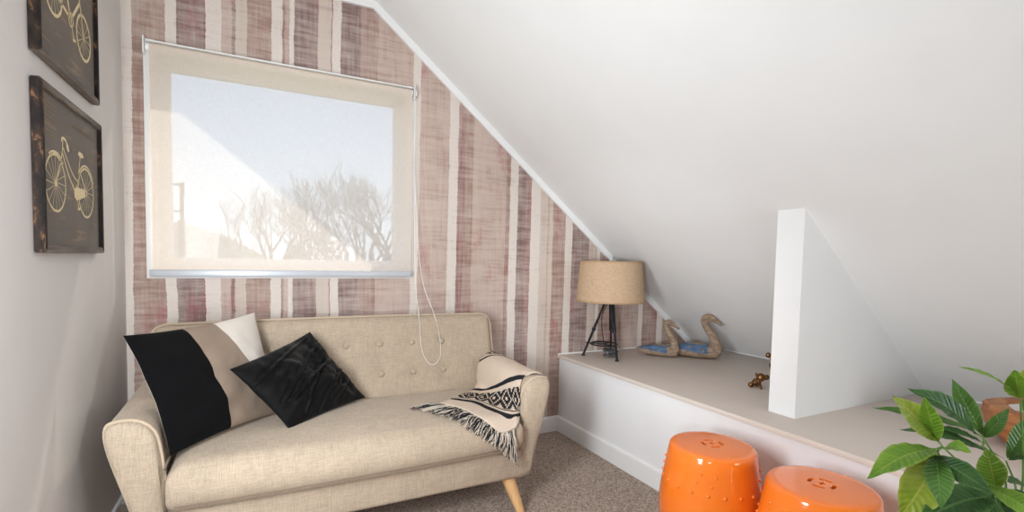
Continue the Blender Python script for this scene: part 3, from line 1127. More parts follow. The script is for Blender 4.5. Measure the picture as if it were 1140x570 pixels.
TIP = [Vector(p) for p in [(1.088, -.590, .446), (1.19, -.725, .438), (1.265, -.835, .400), (1.365, -.858, .325), (1.478, -.835, .232)]]
rnd = random.Random(12)
fb = [B(), B()]
for k in range(290):
    b = (k + rnd.uniform(0.1, .9)) / 290
    jf = b * NU
    j0 = min(int(jf), NU - 1)
    h = grid[0][j0].lerp(grid[0][j0 + 1], jf - j0) + Vector((0, 0, 0.001))
    bt = min(1, max(0, b + rnd.uniform(-.045, .045)))
    tip = crinterp(TIP, bt * 4)
    tip = h + (tip - h) * rnd.uniform(.82, 1.14)
    pts = []
    wob = Vector((rnd.uniform(-1, 1), rnd.uniform(-1, 1), rnd.uniform(-.3, .6))) * 0.012
    lift = rnd.uniform(0.001, 0.018)
    for m_ in range(8):
        s_ = m_ / 7
        p = h.lerp(tip, s_) + wob * math.sin(s_ * PI) + Vector((rnd.uniform(-1, 1), rnd.uniform(-1, 1), rnd.uniform(-1, 1))) * 0.0022 * s_
        pts.append(push(p, 0.003 + lift * min(1, s_ * 2) * (1 - .5 * s_)))
    tube(fb[0 if rnd.random() < .48 else 1], [p - TC for p in catmull(pts, 2)], [0.0017] * 10 + [0.0014] * 5, 5)
for f_, m_, nm in ((fb[0], M['yarn_cream'], 'cream_fringe'), (fb[1], M['yarn_black'], 'black_fringe')):
    fo = obj(nm, f_, m_, throw)
    fo['kind'] = 'stuff'

# ------------------------------------------------------------------ pictures on the left wall
def picture(name, y0, y1, z0, z1, label, bike, dep=0.022, fwd=0.020, z_tilt=0.0):
    cy, cz = (y0 + y1) / 2, (z0 + z1) / 2
    p = empty(name, (0.001, cy, cz))
    tag(p, label, 'picture', None)
    W, H = (y1 - y0) / 2, (z1 - z0) / 2
    names = []
    # mitred members; local x = out from wall, y along wall, z up
    def member(pts_out, pts_in, nm, mat):
        bm = B()
        prof = []
        # trapezoid prism: outer edge, inner edge, with stepped face
        o0, o1 = pts_out
        i0, i1 = pts_in
        back = [Vector((0, *o0)), Vector((0, *o1)), Vector((0, *i1)), Vector((0, *i0))]
        front = [Vector((dep, *o0)), Vector((dep, *o1)), Vector((dep, *i1)), Vector((dep, *i0))]
        va = [bm.verts.new(v) for v in back]
        vb = [bm.verts.new(v) for v in front]
        bm.faces.new(va)
        bm.faces.new(vb[::-1])
        for k in range(4):
            bm.faces.new((va[k], va[(k + 1) % 4], vb[(k + 1) % 4], vb[k]))
        bmesh.ops.bevel(bm, geom=[e for e in bm.edges], offset=0.0022, segments=2, affect='EDGES')
        return obj(nm, bm, mat, p)
    w_ = fwd
    member(((-W, -H), (-W, H)), ((-W + w_, -H + w_), (-W + w_, H - w_)), 'frame_side', M['frame'])
    member(((W, -H), (W, H)), ((W - w_, -H + w_), (W - w_, H - w_)), 'frame_side', M['frame'])
    member(((-W, H), (W, H)), ((-W + w_, H - w_), (W - w_, H - w_)), 'frame_rail', M['frame_worn'])
    member(((-W, -H), (W, -H)), ((-W + w_, -H + w_), (W - w_, -H + w_)), 'frame_rail', M['frame_worn'])
    bm = B()
    box(bm, 0.002, 0.012, -W + 0.012, W - 0.012, -H + 0.012, H - 0.012)
    obj('print', bm, M['canvas'], p, smooth=False)
    bike(p, W, H)
    return p


def ribbon(bm, pts, w_, x=0.0128, closed=False, th=0.0008):
    """flat inked stroke lying on the print (local y,z)"""
    P = [Vector((0, *q)) for q in pts]
    n = len(P)
    L, R_ = [], []
    for i in range(n):
        a = P[(i - 1) % n] if (closed or i > 0) else P[i]
        b = P[(i + 1) % n] if (closed or i < n - 1) else P[i]
        d = (b - a).normalized()
        nn = Vector((0, -d.z, d.y)) * w_ / 2
        L.append(bm.verts.new(P[i] + nn + Vector((x, 0, 0))))
        R_.append(bm.verts.new(P[i] - nn + Vector((x, 0, 0))))
    for i in range(n if closed else n - 1):
        j = (i + 1) % n
        bm.faces.new((L[i], L[j], R_[j], R_[i]))


def ell(cy, cz, ry, rz, a0=0, a1=2 * PI, n=40, rot=0):
    out = []
    for k in range(n + (0 if abs(a1 - a0 - 2 * PI) < 1e-6 else 1)):
        a = a0 + (a1 - a0) * k / n
        y, z = ry * math.cos(a), rz * math.sin(a)
        out.append((cy + y * math.cos(rot) - z * math.sin(rot), cz + y * math.sin(rot) + z * math.cos(rot)))
    return out


def poly(bm, pts, x=0.0130):
    bm.faces.new([bm.verts.new((x, *p)) for p in pts])


def scribble(bm, y0, y1, z, amp, w_, seed, slope=0.0):
    rnd = random.Random(seed)
    pts = []
    n = int((y1 - y0) / 0.0035)
    for i in range(n):
        pts.append((y0 + (y1 - y0) * i / n + rnd.uniform(-.0015, .0015), z + slope * (y1 - y0) * i / n + amp * math.sin(i * 1.9 + rnd.uniform(-.7, .7)) * rnd.uniform(.3, 1)))
    if len(pts) > 2:
        ribbon(bm, pts, w_, 0.0126)


def bike_city(p, W, H):
    """step-through bicycle, left wheel in front"""
    bm = B()
    cl, cr_, R1 = (-0.150, -0.030), (0.115, -0.030), 0.077
    def q(*pp):
        return [(a, -0.030 + (b + 0.030) * 0.78) for a, b in pp]
    for c in (cl, cr_):
        ribbon(bm, ell(c[0], c[1], R1, R1), 0.0065, closed=True)
        for k in range(16):
            a = 2 * PI * k / 16
            ribbon(bm, [(c[0] + 0.008 * math.cos(a + .4), c[1] + 0.008 * math.sin(a + .4)), (c[0] + R1 * math.cos(a), c[1] + R1 * math.sin(a))], 0.0019)
        poly(bm, ell(c[0], c[1], 0.010, 0.010, n=14))
    head, bb, seat = q((-0.095, 0.090), (0.018, -0.045), (0.058, 0.085))
    ribbon(bm, [cl] + q((-0.108, 0.05)) + [head] + q((-0.088, 0.135)), 0.0065)
    ribbon(bm, catmull2([head] + q((-0.040, 0.01)) + [bb]), 0.0065)
    ribbon(bm, catmull2(q((-0.088, 0.108), (-0.02, 0.035), (0.035, 0.0))), 0.0055)
    ribbon(bm, [bb, seat], 0.0065)
    ribbon(bm, [seat] + q((0.064, 0.112)), 0.0055)
    ribbon(bm, q((0.05, 0.06)) + [cr_], 0.005)
    ribbon(bm, [bb, cr_], 0.006)
    poly(bm, q((0.0, -0.030), (0.020, -0.018), (0.105, -0.018), (0.118, -0.035), (0.100, -0.050), (0.02, -0.070), (0.0, -0.060)))
    poly(bm, q((0.040, 0.115), (0.056, 0.128), (0.086, 0.124), (0.098, 0.112), (0.080, 0.104), (0.056, 0.106)))
    ribbon(bm, catmull2(q((-0.100, 0.128), (-0.090, 0.142), (-0.066, 0.140), (-0.046, 0.122))), 0.008)
    poly(bm, q((-0.062, 0.132), (-0.044, 0.128), (-0.036, 0.106), (-0.046, 0.100), (-0.058, 0.112)))
    ribbon(bm, ell(cr_[0], cr_[1], R1 + 0.009, R1 + 0.009, 0.15 * PI, 0.86 * PI, 24), 0.006)
    ribbon(bm, ell(cl[0], cl[1], R1 + 0.008, R1 + 0.008, 0.25 * PI, 0.68 * PI, 16), 0.006)
    poly(bm, q((-0.172, 0.080), (-0.160, 0.070), (-0.124, 0.072), (-0.130, 0.082)))
    ribbon(bm, [bb] + q((0.040, -0.100)), 0.005)
    ribbon(bm, q((0.030, -0.104), (0.054, -0.100)), 0.007)
    obj('bicycle_drawing', bm, M['bike_ink'], p, smooth=False)
    bm = B()
    bm.free()
    strokes = [(-0.232, -0.232 + (0.10 if i != 3 else 0.07), z, 0.0018, 0.0022, i) for i, z in enumerate((0.178, 0.166, 0.154, 0.142, 0.130, 0.116, 0.104))]
    strokes.append((-0.02, 0.215, 0.158, 0.012, 0.0026, 31))
    for i, (a, b, z) in enumerate(((-.10, .0, .08), (.12, .20, .10), (.13, .215, .085), (-.232, -.19, .03), (-.232, -.20, .018), (-0.03, 0.06, -0.150), (0.0, 0.07, -0.166), (-0.23, -0.16, -0.11), (.16, .22, .03))):
        strokes.append((a, b, z, 0.004, 0.0020, 50 + i))
    for st_ in strokes:
        bm = B()
        scribble(bm, *st_)
        obj('faded_script', bm, M['faint_ink'], p, smooth=False)


def catmull2(pts, n=6):
    return [(v.x, v.y) for v in catmull([(a, b, 0) for a, b in pts], n)]


def bike_road(p, W, H):
    """diamond-frame bicycle, its right wheel towards the window"""
    bm = B()
    cl, cr_, R1 = (-0.125, -0.010), (0.135, -0.045), 0.068
    for c in (cl, cr_):
        ribbon(bm, ell(c[0], c[1], R1, R1), 0.0095, closed=True)
        for k in range(14):
            a = 2 * PI * k / 14
            ribbon(bm, [c, (c[0] + R1 * math.cos(a), c[1] + R1 * math.sin(a))], 0.0022)
    bb, seat, head, hd2 = (0.015, -0.035), (-0.045, 0.085), (0.095, 0.070), (0.102, 0.050)
    ribbon(bm, [cl, bb], 0.010)
    ribbon(bm, [cl, seat], 0.009)
    ribbon(bm, [bb, seat], 0.011)
    ribbon(bm, [seat, (-0.055, 0.115)], 0.008)
    ribbon(bm, [seat, head], 0.012)
    ribbon(bm, [bb, hd2], 0.012)
    ribbon(bm, [head, hd2, (0.115, 0.02), cr_], 0.010)
    ribbon(bm, [(0.095, 0.085), (0.088, 0.112), (0.125, 0.118), (0.128, 0.09)], 0.008)
    poly(bm, [(-0.085, 0.120), (-0.06, 0.126), (-0.018, 0.116), (-0.05, 0.110)])
    ribbon(bm, ell(0.015, -0.035, 0.020, 0.020), 0.006, closed=True)
    ribbon(bm, [bb, (0.040, -0.085)], 0.006)
    ribbon(bm, [(0.030, -0.088), (0.056, -0.084)], 0.008)
    obj('bicycle_drawing', bm, M['bike_ink'], p, smooth=False)
    for i, (a, b, z) in enumerate(((-.2, .1, .16), (-.22, -.12, -.165), (0.1, 0.2, -0.17), (.14, .22, .12))):
        bm = B()
        scribble(bm, a, b, z, 0.004, 0.002, 80 + i)
        obj('faded_script', bm, M['faint_ink'], p, smooth=False)


picture('bicycle_picture', -0.955, -0.415, 1.083, 1.527, 'black-framed picture of a step-through bicycle, the lower one on the left wall', bike_city)
picture('bicycle_picture', -0.955, -0.430, 1.590, 2.034, 'black-framed bicycle picture, the upper one on the left wall, cut off by the top edge', bike_road)

# ------------------------------------------------------------------ lamp
lamp_feet = [(2.335, -0.085), (2.419, -0.312), (2.520, -0.125)]
lc = Vector((sum(p[0] for p in lamp_feet) / 3, sum(p[1] for p in lamp_feet) / 3, HL))
lamp = empty('table_lamp', lc)
tag(lamp, 'tripod table lamp with a hessian drum shade on the ledge', 'lamp')
hubz = 0.372
HO = Vector((0.026, -0.014, 0))          # the head sits a little off the middle of the feet
for i, (fx, fy) in enumerate(lamp_feet):
    bm = B()
    f = Vector((fx, fy, HL)) - lc
    d = Vector((f.x, f.y, 0)).normalized()
    top = d * 0.020 + Vector((0, 0, hubz)) + HO
    foot = f + Vector((0, 0, 0.008))
    # twin flat bars tapering to the foot with a collar and an extending lower section
    side = d.cross(Vector((0, 0, 1)))
    mid = top.lerp(foot, 0.55)
    for q in (-1, 1):
        tube(bm, [top + side * 0.009 * q, mid + side * 0.006 * q], 0.0062, 8)
    tube(bm, [top.lerp(foot, 0.40), foot], [0.0080, 0.0068], 8)
    tube(bm, [mid - (foot - top).normalized() * 0.008, mid + (foot - top).normalized() * 0.008], 0.0125, 10)
    tube(bm, [mid + side * 0.008, mid + side * 0.024], 0.004, 8)
    tube(bm, [foot + Vector((0, 0, 0.006)), foot - Vector((0, 0, 0.008))], [0.007, 0.013], 12)
    obj('leg', bm, M['black_iron'], lamp)
bm = B()
tube(bm, [HO + Vector((0, 0, hubz - 0.02)), HO + Vector((0, 0, hubz + 0.012))], 0.024, 16)
tube(bm, [HO + Vector((0, 0, hubz + 0.012)), HO + Vector((0, 0, hubz + 0.06))], 0.012, 12)
obj('hub', bm, M['black_iron'], lamp)
bm = B()
rr = 0.082
tube(bm, [(rr * math.cos(2 * PI * k / 32), rr * math.sin(2 * PI * k / 32), 0.083) for k in range(32)], 0.0048, 8, closed=True)
for fx, fy in lamp_feet:
    d = Vector((fx - lc.x, fy - lc.y, 0)).normalized()
    tube(bm, [(0, 0, 0.083), d * 0.112 + Vector((0, 0, 0.083))], 0.004, 8)
obj('brace_ring', bm, M['black_iron'], lamp)
bm = B()
sz0, sz1, sr0, sr1 = 0.352, 0.600, 0.211, 0.190
seg = 64
lathe(bm, [(sr0, sz0), (sr1, sz1), (sr1 - 0.004, sz1), (sr0 - 0.004, sz0), (sr0, sz0)], seg, HO)
bmesh.ops.remove_doubles(bm, verts=bm.verts, dist=1e-5)
shade = obj('lamp_shade', bm, M['hessian'], lamp)
for z, r in ((sz0 + 0.004, sr0 + 0.0005), (sz1 - 0.004, sr1 + 0.0005)):
    bm = B()
    lathe(bm, [(r, z - 0.0055), (r + 0.002, z - 0.003), (r + 0.002, z + 0.003), (r, z + 0.0055), (r - 0.006, z + 0.0055), (r - 0.006, z - 0.0055), (r, z - 0.0055)], seg, HO)
    obj('shade_trim', bm, M['hessian_trim'], shade)
bm = B()
for k in range(3):
    a = 2 * PI * k / 3
    tube(bm, [HO + Vector((0, 0, sz1 - 0.02)), HO + Vector((sr1 * 0.98 * math.cos(a), sr1 * 0.98 * math.sin(a), sz1 - 0.012))], 0.0025, 6)
tube(bm, [HO + Vector((0, 0, sz1 - 0.18)), HO + Vector((0, 0, sz1 + 0.004))], 0.004, 8)
obj('shade_carrier', bm, M['white_plastic'], lamp)
bm = B(); ball(bm, HO + Vector((0, 0, sz1 + 0.010)), 0.011, 16, 10)
obj('finial', bm, M['white_plastic'], lamp)
bm = B()
tube(bm, catmull([(HO.x, HO.y - 0.012, hubz), (-0.036, -0.02, 0.27), (-0.034, -0.03, 0.15), (0.0, -0.02, 0.05), (0.045, -0.02, 0.012), (0.075, 0.0, 0.006)], 8), 0.003, 8)
obj('cord', bm, M['black_cord'], lamp)
bm = B()
rnd = random.Random(4)
for k in range(7):
    oy, ox = rnd.uniform(-.012, .012), rnd.uniform(-.012, .012)
    a0 = rnd.uniform(-.2, .2)
    pts = [(0.055 + ox + 0.050 * math.cos(2 * PI * j / 24), -0.005 + oy + 0.022 * math.sin(2 * PI * j / 24), 0.010 + 0.006 * k * 0.9 + 0.006 * math.sin(2 * PI * j / 24 + k)) for j in range(24)]
    tube(bm, pts, 0.0042, 6, closed=True)
obj('coiled_cord', bm, M['grey_cord'], lamp)

# ------------------------------------------------------------------ carved birds
def make_bird(name, L, Hh, loc, rz, label, zcut):
    """L body length, Hh total height; local +x = beak direction"""
    bm = B()
    k = L
    # body stations: x, half width, bottom, top (relative to length)
    st_ = [(-.50, .012, .135, .160), (-.46, .045, .095, .175), (-.38, .090, .050, .185), (-.26, .130, .014, .225), (-.10, .155, .0, .268), (.08, .162, .0, .288), (.22, .152, .0, .275), (.34, .125, .004, .240), (.42, .090, .018, .19), (.47, .045, .05, .15), (.485, .012, .085, .115)]
    rings = []
    for x, w_, z0, z1 in st_:
        rr = []
        for j in range(24):
            a = 2 * PI * j / 24
            cy, sy = math.cos(a), math.sin(a)
            yy = w_ * math.copysign(abs(cy) ** 0.85, cy)
            zz = (z0 + z1) / 2 + (z1 - z0) / 2 * math.copysign(abs(sy) ** 0.8, sy)
            rr.append(bm.verts.new((x * k, yy * k, zz * k)))
        rings.append(rr)
    for A_, B_ in zip(rings, rings[1:]):
        for j in range(24):
            bm.faces.new((A_[j], A_[(j + 1) % 24], B_[(j + 1) % 24], B_[j]))
    bm.faces.new(rings[0][::-1])
    bm.faces.new(rings[-1])
    # neck, head and bill as one tapering tube
    hz = Hh
    pth = [(0.40 * k, 0, 0.13 * k), (0.41 * k, 0, 0.24 * k), (0.345 * k, 0, 0.24 * k + (hz - 0.24 * k) * .30), (0.235 * k, 0, hz * 0.70), (0.185 * k, 0, hz * 0.83), (0.20 * k, 0, hz * 0.92), (0.265 * k, 0, hz * 0.945), (0.325 * k, 0, hz * 0.92), (0.40 * k, 0, hz * 0.865), (0.475 * k, 0, hz * 0.80), (0.50 * k, 0, hz * .785)]
    rad = [.110, .098, .074, .062, .061, .070, .076, .064, .042, .028, .016]
    pp = catmull(pth, 6)
    rr = []
    for i in range(len(pp)):
        q = i / 6
        i0 = min(int(q), len(rad) - 2)
        rr.append((rad[i0] + (rad[i0 + 1] - rad[i0]) * (q - i0)) * k)
    tube(bm, pp, rr, 16, flat=0.78)
    o = obj(name, bm, duck_mat('painted_wood_' + name, zcut * L, 0.27 * L))
    solidify_mesh(o, L / 95, 5)
    zmin = min(v.co.z for v in o.data.vertices)
    for v in o.data.vertices:
        v.co.z -= zmin
    o.location = loc
    o.rotation_euler = (0, 0, rz)
    tag(o, label, 'ornament', 'carved wooden birds')
    for s_ in (-1, 1):
        bm = B()
        ball(bm, Vector((0.285 * k, s_ * 0.048 * k, hz * 0.945)), 0.009 * k, 10, 8)
        e = obj('eye', bm, M['black_cord'], o)
    return o


make_bird('carved_bird', 0.337, 0.275, (2.974, -0.381, HL), math.radians(-55), 'larger carved wooden long-necked bird with worn blue back, on the ledge', 0.125)
make_bird('carved_bird', 0.270, 0.232, (2.785, -0.262, HL), math.radians(-55), 'smaller carved wooden long-necked bird with worn blue back, beside the lamp', 0.125)

# ------------------------------------------------------------------ brass jacks
def jack(label, hub, ends, group=None):
    hub = Vector(hub)
    t_ = empty('brass_jack', (hub.x, hub.y, HL))
    tag(t_, label, 'ornament')
    for e, r in ends:
        e = Vector(e)
        bm = B()
        d = (e - hub).normalized()
        q = hub - t_.location
        if r:
            tube(bm, [q, e - t_.location], [0.0062, 0.0052], 12)
            ball(bm, e - t_.location, r, 24, 14)
            obj('ball_rod', bm, M['brass'], t_)
        else:
            tube(bm, [q, e - d * 0.012 - t_.location, e - t_.location], [0.0062, 0.0062, 0.0030], 12)
            obj('plain_rod', bm, M['brass'], t_)
    bm = B(); ball(bm, hub - t_.location, 0.0105, 18, 12)
    obj('hub', bm, M['brass'], t_)
    return t_


jh = Vector((2.672, -1.070, 0.5235))
jack('lower brass ball-and-rod jack standing on the ledge before the white partition', jh,
     [((2.646, -1.048, 0.503), .013), ((2.698, -1.092, 0.544), .013), ((2.655, -1.092, 0.548), .0205), ((2.690, -1.046, 0.5105), .0205), ((2.650, -1.102, 0.4935), 0), ((2.694, -1.038, 0.5535), 0)])
jh2 = Vector((2.745, -1.125, 0.575))
jack('upper brass jack leaning on the lower one, mostly hidden by the partition', jh2,
     [((2.722, -1.109, 0.601), .0200), ((2.768, -1.141, 0.549), .0200), ((2.712, -1.098, 0.557), 0), ((2.778, -1.152, 0.593), 0), ((2.757, -1.178, 0.503), .013), ((2.733, -1.072, 0.647), .013)])

# ------------------------------------------------------------------ garden stools
def arc_slot(bm, r0, r1, a0, a1, z0, z1, n=10):
    pts = [(r1 * math.cos(a0 + (a1 - a0) * k / n), r1 * math.sin(a0 + (a1 - a0) * k / n), z0) for k in range(n + 1)]
    pts += [(r0 * math.cos(a1 - (a1 - a0) * k / n), r0 * math.sin(a1 - (a1 - a0) * k / n), z0) for k in range(n + 1)]
    prism(bm, pts, (0, 0, z1 - z0))


STH = 0.455


def rad_at(z):
    pr = STOOL
    for (r0, z0), (r1, z1) in zip(pr, pr[1:]):
        if z0 <= z <= z1:
            return r0 + (r1 - r0) * (z - z0) / max(1e-9, z1 - z0)
    return pr[-1][0]


STOOL = [(v.x, v.y) for v in catmull([(0.124, 0.0, 0), (0.130, 0.006, 0), (0.136, 0.03, 0), (0.154, 0.09, 0), (0.169, 0.16, 0), (0.174, 0.2275, 0), (0.170, 0.295, 0), (0.159, 0.365, 0), (0.1495, 0.42, 0), (0.1455, 0.438, 0)], 5)]


def make_stool():
    root = empty('garden_stool')
    bm = B()
    top = [(0.1445, 0.443), (0.141, 0.449), (0.135, 0.4525), (0.120, 0.4545), (0.06, 0.456), (0, 0.4565)]
    inner = [(0, 0.444), (0.105, 0.442), (0.124, 0.425), (0.149, 0.29), (0.153, 0.2275), (0.148, 0.16), (0.118, 0.03), (0.108, 0.0)]
    lathe(bm, STOOL + top + [(0, 0.444)][:0], 96)
    # inside skin, bottom rim
    prof = [(0.124, 0.0)] + inner[::-1]
    lathe(bm, prof, 96)
    bmesh.ops.remove_doubles(bm, verts=bm.verts, dist=1e-5)
    body = obj('body', bm, M['orange'], root)
    # pierced coin pattern
    cb = B()
    for k in range(4):
        a = PI / 4 + k * PI / 2
        arc_slot(cb, 0.026, 0.037, a - 0.52, a + 0.52, 0.43, 0.47)
    q = [(0.013 * math.cos(PI / 2 * k + PI / 4), 0.013 * math.sin(PI / 2 * k + PI / 4), 0.43) for k in range(4)]
    pts = []
    for k in range(4):
        a, b = Vector(q[k]), Vector(q[(k + 1) % 4])
        for s_ in range(5):
            p = a.lerp(b, s_ / 5)
            c = math.sin(s_ / 5 * PI) * 0.0035
            d = Vector((p.x, p.y, 0)).normalized()
            pts.append(p - d * c)
    prism(cb, pts, (0, 0, 0.04))
    cut = obj('cutter', cb, M['orange'])
    md = body.modifiers.new('b', 'BOOLEAN')
    md.operation = 'DIFFERENCE'
    md.object = cut
    md.solver = 'EXACT'
    dg = bpy.context.evaluated_depsgraph_get()
    me = bpy.data.meshes.new_from_object(body.evaluated_get(dg))
    body.modifiers.clear()
    body.data = me
    me.polygons.foreach_set('use_smooth', [True] * len(me.polygons))
    me.set_sharp_from_angle(angle=math.radians(38))
    bpy.data.objects.remove(cut)
    # studs
    z = 0.335
    spots = [(2 * PI * k / 20, 0.0, 0.0055) for k in range(20)]
    for k in range(4):
        a = 2 * PI * k / 4 + 0.2
        spots += [(a - .14, .034, 0.0048), (a + .17, .030, 0.0048), (a - .05, .064, 0.0048), (a + .25, .060, 0.0048)]
    for a, dz, rs in spots:
        bm = B()
        r = rad_at(z + dz)
        ball(bm, Vector((r * math.cos(a), r * math.sin(a), z + dz)), rs, 12, 8)
        obj('stud', bm, M['orange'], root)
    return root


def copy_tree(o, parent=None):
    c = o.copy()
    COL.objects.link(c)
    if parent:
        c.parent = parent
    for ch in list(o.children):
        copy_tree(ch, c)
    return c


st1 = make_stool()
st1.location = (1.931, -1.433, 0)
st1.rotation_euler = (0, 0, 0.35)
tag(st1, 'orange glazed ceramic garden stool nearer the sofa', 'stool', 'orange garden stools by the ledge')
st2 = copy_tree(st1)
st2.location = (1.970, -1.791, 0)
st2.rotation_euler = (0, 0, 1.0)
tag(st2, 'orange glazed ceramic garden stool nearer the plant', 'stool', 'orange garden stools by the ledge')

# ------------------------------------------------------------------ wooden bowl
bw = empty('wooden_bowl', (2.915, -2.045, HL))
tag(bw, 'chunky carved wooden bowl with a white inside on the ledge behind the plant', 'bowl')
bm = B()
def facet_ring(r, z, wob=0.0, n=8, rot=0.2, bev=0.22):
    """octagon with softened corners"""
    out = []
    for k in range(n):
        a0 = rot + 2 * PI * k / n
        for s_ in (-bev, 0, bev):
            a = a0 + s_ * 2 * PI / n
            rr = r * (1 - 0.02 * (s_ == 0) + 0.05 * math.sin(3 * a0 + 1) )
            # points on the faceted outline
            out.append((rr * math.cos(a) * (1.0 if s_ == 0 else math.cos(PI / n) / math.cos((1 - abs(bev) * 2) * PI / n / 1.0) * 1.0), rr * math.sin(a) * (1.0 if s_ == 0 else math.cos(PI / n) / math.cos((1 - abs(bev) * 2) * PI / n)), z))
    return out
prof = [(0.150, 0.0), (0.185, 0.012), (0.215, 0.045), (0.225, 0.085), (0.222, 0.118), (0.214, 0.127), (0.172, 0.129), (0.158, 0.122), (0.150, 0.10), (0.120, 0.065), (0.05, 0.05)]
rings = [[bm.verts.new(p) for p in facet_ring(r, z)] for r, z in prof]
for A_, B_ in zip(rings, rings[1:]):
    n = len(A_)
    for i in range(n):
        bm.faces.new((A_[i], A_[(i + 1) % n], B_[(i + 1) % n], B_[i]))
bm.faces.new(rings[0][::-1])
bm.faces.new(rings[-1])
obj('bowl_body', bm, M['teak'], bw, angle=28)
bm = B()
prof = [(0.1565, 0.119), (0.147, 0.100), (0.117, 0.069), (0.05, 0.056)]
rings = [[bm.verts.new(p) for p in facet_ring(r, z)] for r, z in prof]
for A_, B_ in zip(rings, rings[1:]):
    n = len(A_)
    for i in range(n):
        bm.faces.new((A_[i], A_[(i + 1) % n], B_[(i + 1) % n], B_[i]))
bm.faces.new(rings[-1])
obj('white_lining', bm, M['bowl_white'], bw)

# ------------------------------------------------------------------ money tree plant
PB = Vector((1.985, -2.185, 0))
plant = empty('potted_plant', PB)
tag(plant, 'leafy green potted plant in front of the ledge at the right edge', 'plant')
bm = B()
lathe(bm, [(0, 0), (0.088, 0), (0.094, 0.005), (0.118, 0.215), (0.126, 0.218), (0.126, 0.235), (0.116, 0.235), (0.110, 0.20), (0, 0.20)], 40)
obj('pot', bm, M['pot'], plant)
bm = B()
lathe(bm, [(0, 0.222), (0.06, 0.221), (0.112, 0.212)], 32)
obj('soil', bm, M['soil'], plant)
TOP = Vector((0.0, 0.0, 0.40))
bm = B()
for k in range(3):
    a = 2 * PI * k / 3
    pts = []
    for j in range(14):
        q = j / 13
        ph = a + q * 5.0
        pts.append((0.016 * math.cos(ph), 0.016 * math.sin(ph), 0.215 + q * 0.185))
    tube(bm, pts, 0.0115, 10)
obj('braided_trunk', bm, M['trunk'], plant)


def leaf(base, tip, width, mat, up=(0, 0, 1), arch=0.10, fold=0.25, twist=0.0, n=22, m=8, blunt=0.0):
    base, tip = Vector(base), Vector(tip)
    ax = tip - base
    L_ = ax.length
    ax.normalize()
    up = Vector(up)
    side = ax.cross(up).normalized()
    nr = side.cross(ax).normalized()
    bm = B()
    lay = bm.loops.layers.uv.new('UVMap')
    uvs = {}
    rows = []
    for i in range(n + 1):
        s_ = i / n
        wd = 0.88 * width / 2 * (math.sin(PI * s_ ** (0.82 + 0.20 * (1 - blunt))) ** (0.84 + 0.30 * s_ * (1 - blunt))) + 0.0006
        if i == n:
            wd = 0.0004
        c = base + ax * L_ * s_ + nr * (math.sin(PI * s_ * 0.9) * arch * L_ - arch * 0.6 * L_ * s_ * s_)
        row = []
        tw = twist * s_
        sd = side * math.cos(tw) + nr * math.sin(tw)
        nn = nr * math.cos(tw) - side * math.sin(tw)
        for j in range(m + 1):
            u = 2 * j / m - 1
            ruff = 0.030 * width * math.sin(s_ * 36 + abs(u) * -4) * abs(u)
            p = c + sd * (u * wd) + nn * (abs(u) * fold * wd + ruff)
            v = bm.verts.new(p)
            uvs[v] = (u, s_)
            row.append(v)
        rows.append(row)
    for A_, B_ in zip(rows, rows[1:]):
        for j in range(m):
            f = bm.faces.new((A_[j], A_[j + 1], B_[j + 1], B_[j]))
            for lp in f.loops:
                lp[lay].uv = uvs[lp.vert]
    return obj('leaf', bm, LEAFM[mat], plant)


def P3(px, py, d):
    return at(px, py, d) - PB


VIEW = -_fw            # towards the lens
def L(node, tip, w, mat, base=None, **kw):
    b = base or node
    leaf(P3(*b), P3(*tip), w, mat, **kw)


# each whorl: node (photo px, depth), leaves given by tip
UPV = (-0.35, -0.75, 0.55)
NA = (1049.5, 497, 1.13)
L(NA, (994, 441, 1.10), 0.062, 'yellow', base=(1045, 491, 1.13), up=(-0.79, -0.42, 0.50), arch=0.05)
L(NA, (1029, 442, 1.07), 0.046, 'bright', base=(1044, 491, 1.13), up=(-0.91, -0.18, 0.41), arch=0.03)
L(NA, (966, 531, 1.05), 0.066, 'bright', base=(1041, 500, 1.12), up=(-0.49, -0.24, 0.92), arch=0.10)
L(NA, (1002, 578, 1.10), 0.095, 'yellow', base=(1044, 502, 1.12), up=(-0.62, -0.64, 0.43), arch=0.10)
L(NA, (1048, 566, 1.02), 0.056, 'mid', base=(1041, 506, 1.12), up=(-0.83, -0.43, 0.41), arch=0.06)
L(NA, (1080, 503, 1.04), 0.040, 'bright', base=(1051, 499, 1.12), up=(-0.70, -0.21, 0.77), arch=0.12, blunt=1)
L(NA, (1104, 548, 1.02), 0.056, 'dark', base=(1036, 507, 1.12), up=(-0.75, -0.04, 0.77), arch=0.06)
NB = (1095, 487, 1.22)
L(NB, (1013, 432, 1.20), 0.070, 'dark', base=(1086, 483, 1.22), up=(-0.69, -0.39, 0.78), arch=0.10)
L(NB, (1060, 422, 1.26), 0.048, 'mid', base=(1094, 484, 1.22), up=(-0.93, -0.10, 0.31), arch=0.04)
L(NB, (1123, 455, 1.18), 0.034, 'mid', base=(1096, 487, 1.22), up=(-0.76, -0.50, 0.60), arch=0.10, blunt=.7)
L(NB, (1003, 477, 1.16), 0.040, 'dark', base=(1094, 500, 1.20), up=(-0.63, -0.28, 0.95), arch=0.06)
L(NB, (1040, 475, 1.17), 0.034, 'dark', base=(1096, 494, 1.21), up=(-0.53, -0.25, 0.93), arch=0.04)
L(NB, (972, 453, 1.28), 0.038, 'mid', base=(1080, 478, 1.24), up=(-0.53, -0.25, 0.93), arch=0.05)
NC = (1136, 442, 1.20)
L(NC, (1068, 407, 1.14), 0.030, 'bright', base=(1134, 441, 1.20), up=(-0.46, -0.32, 0.92), arch=0.05)
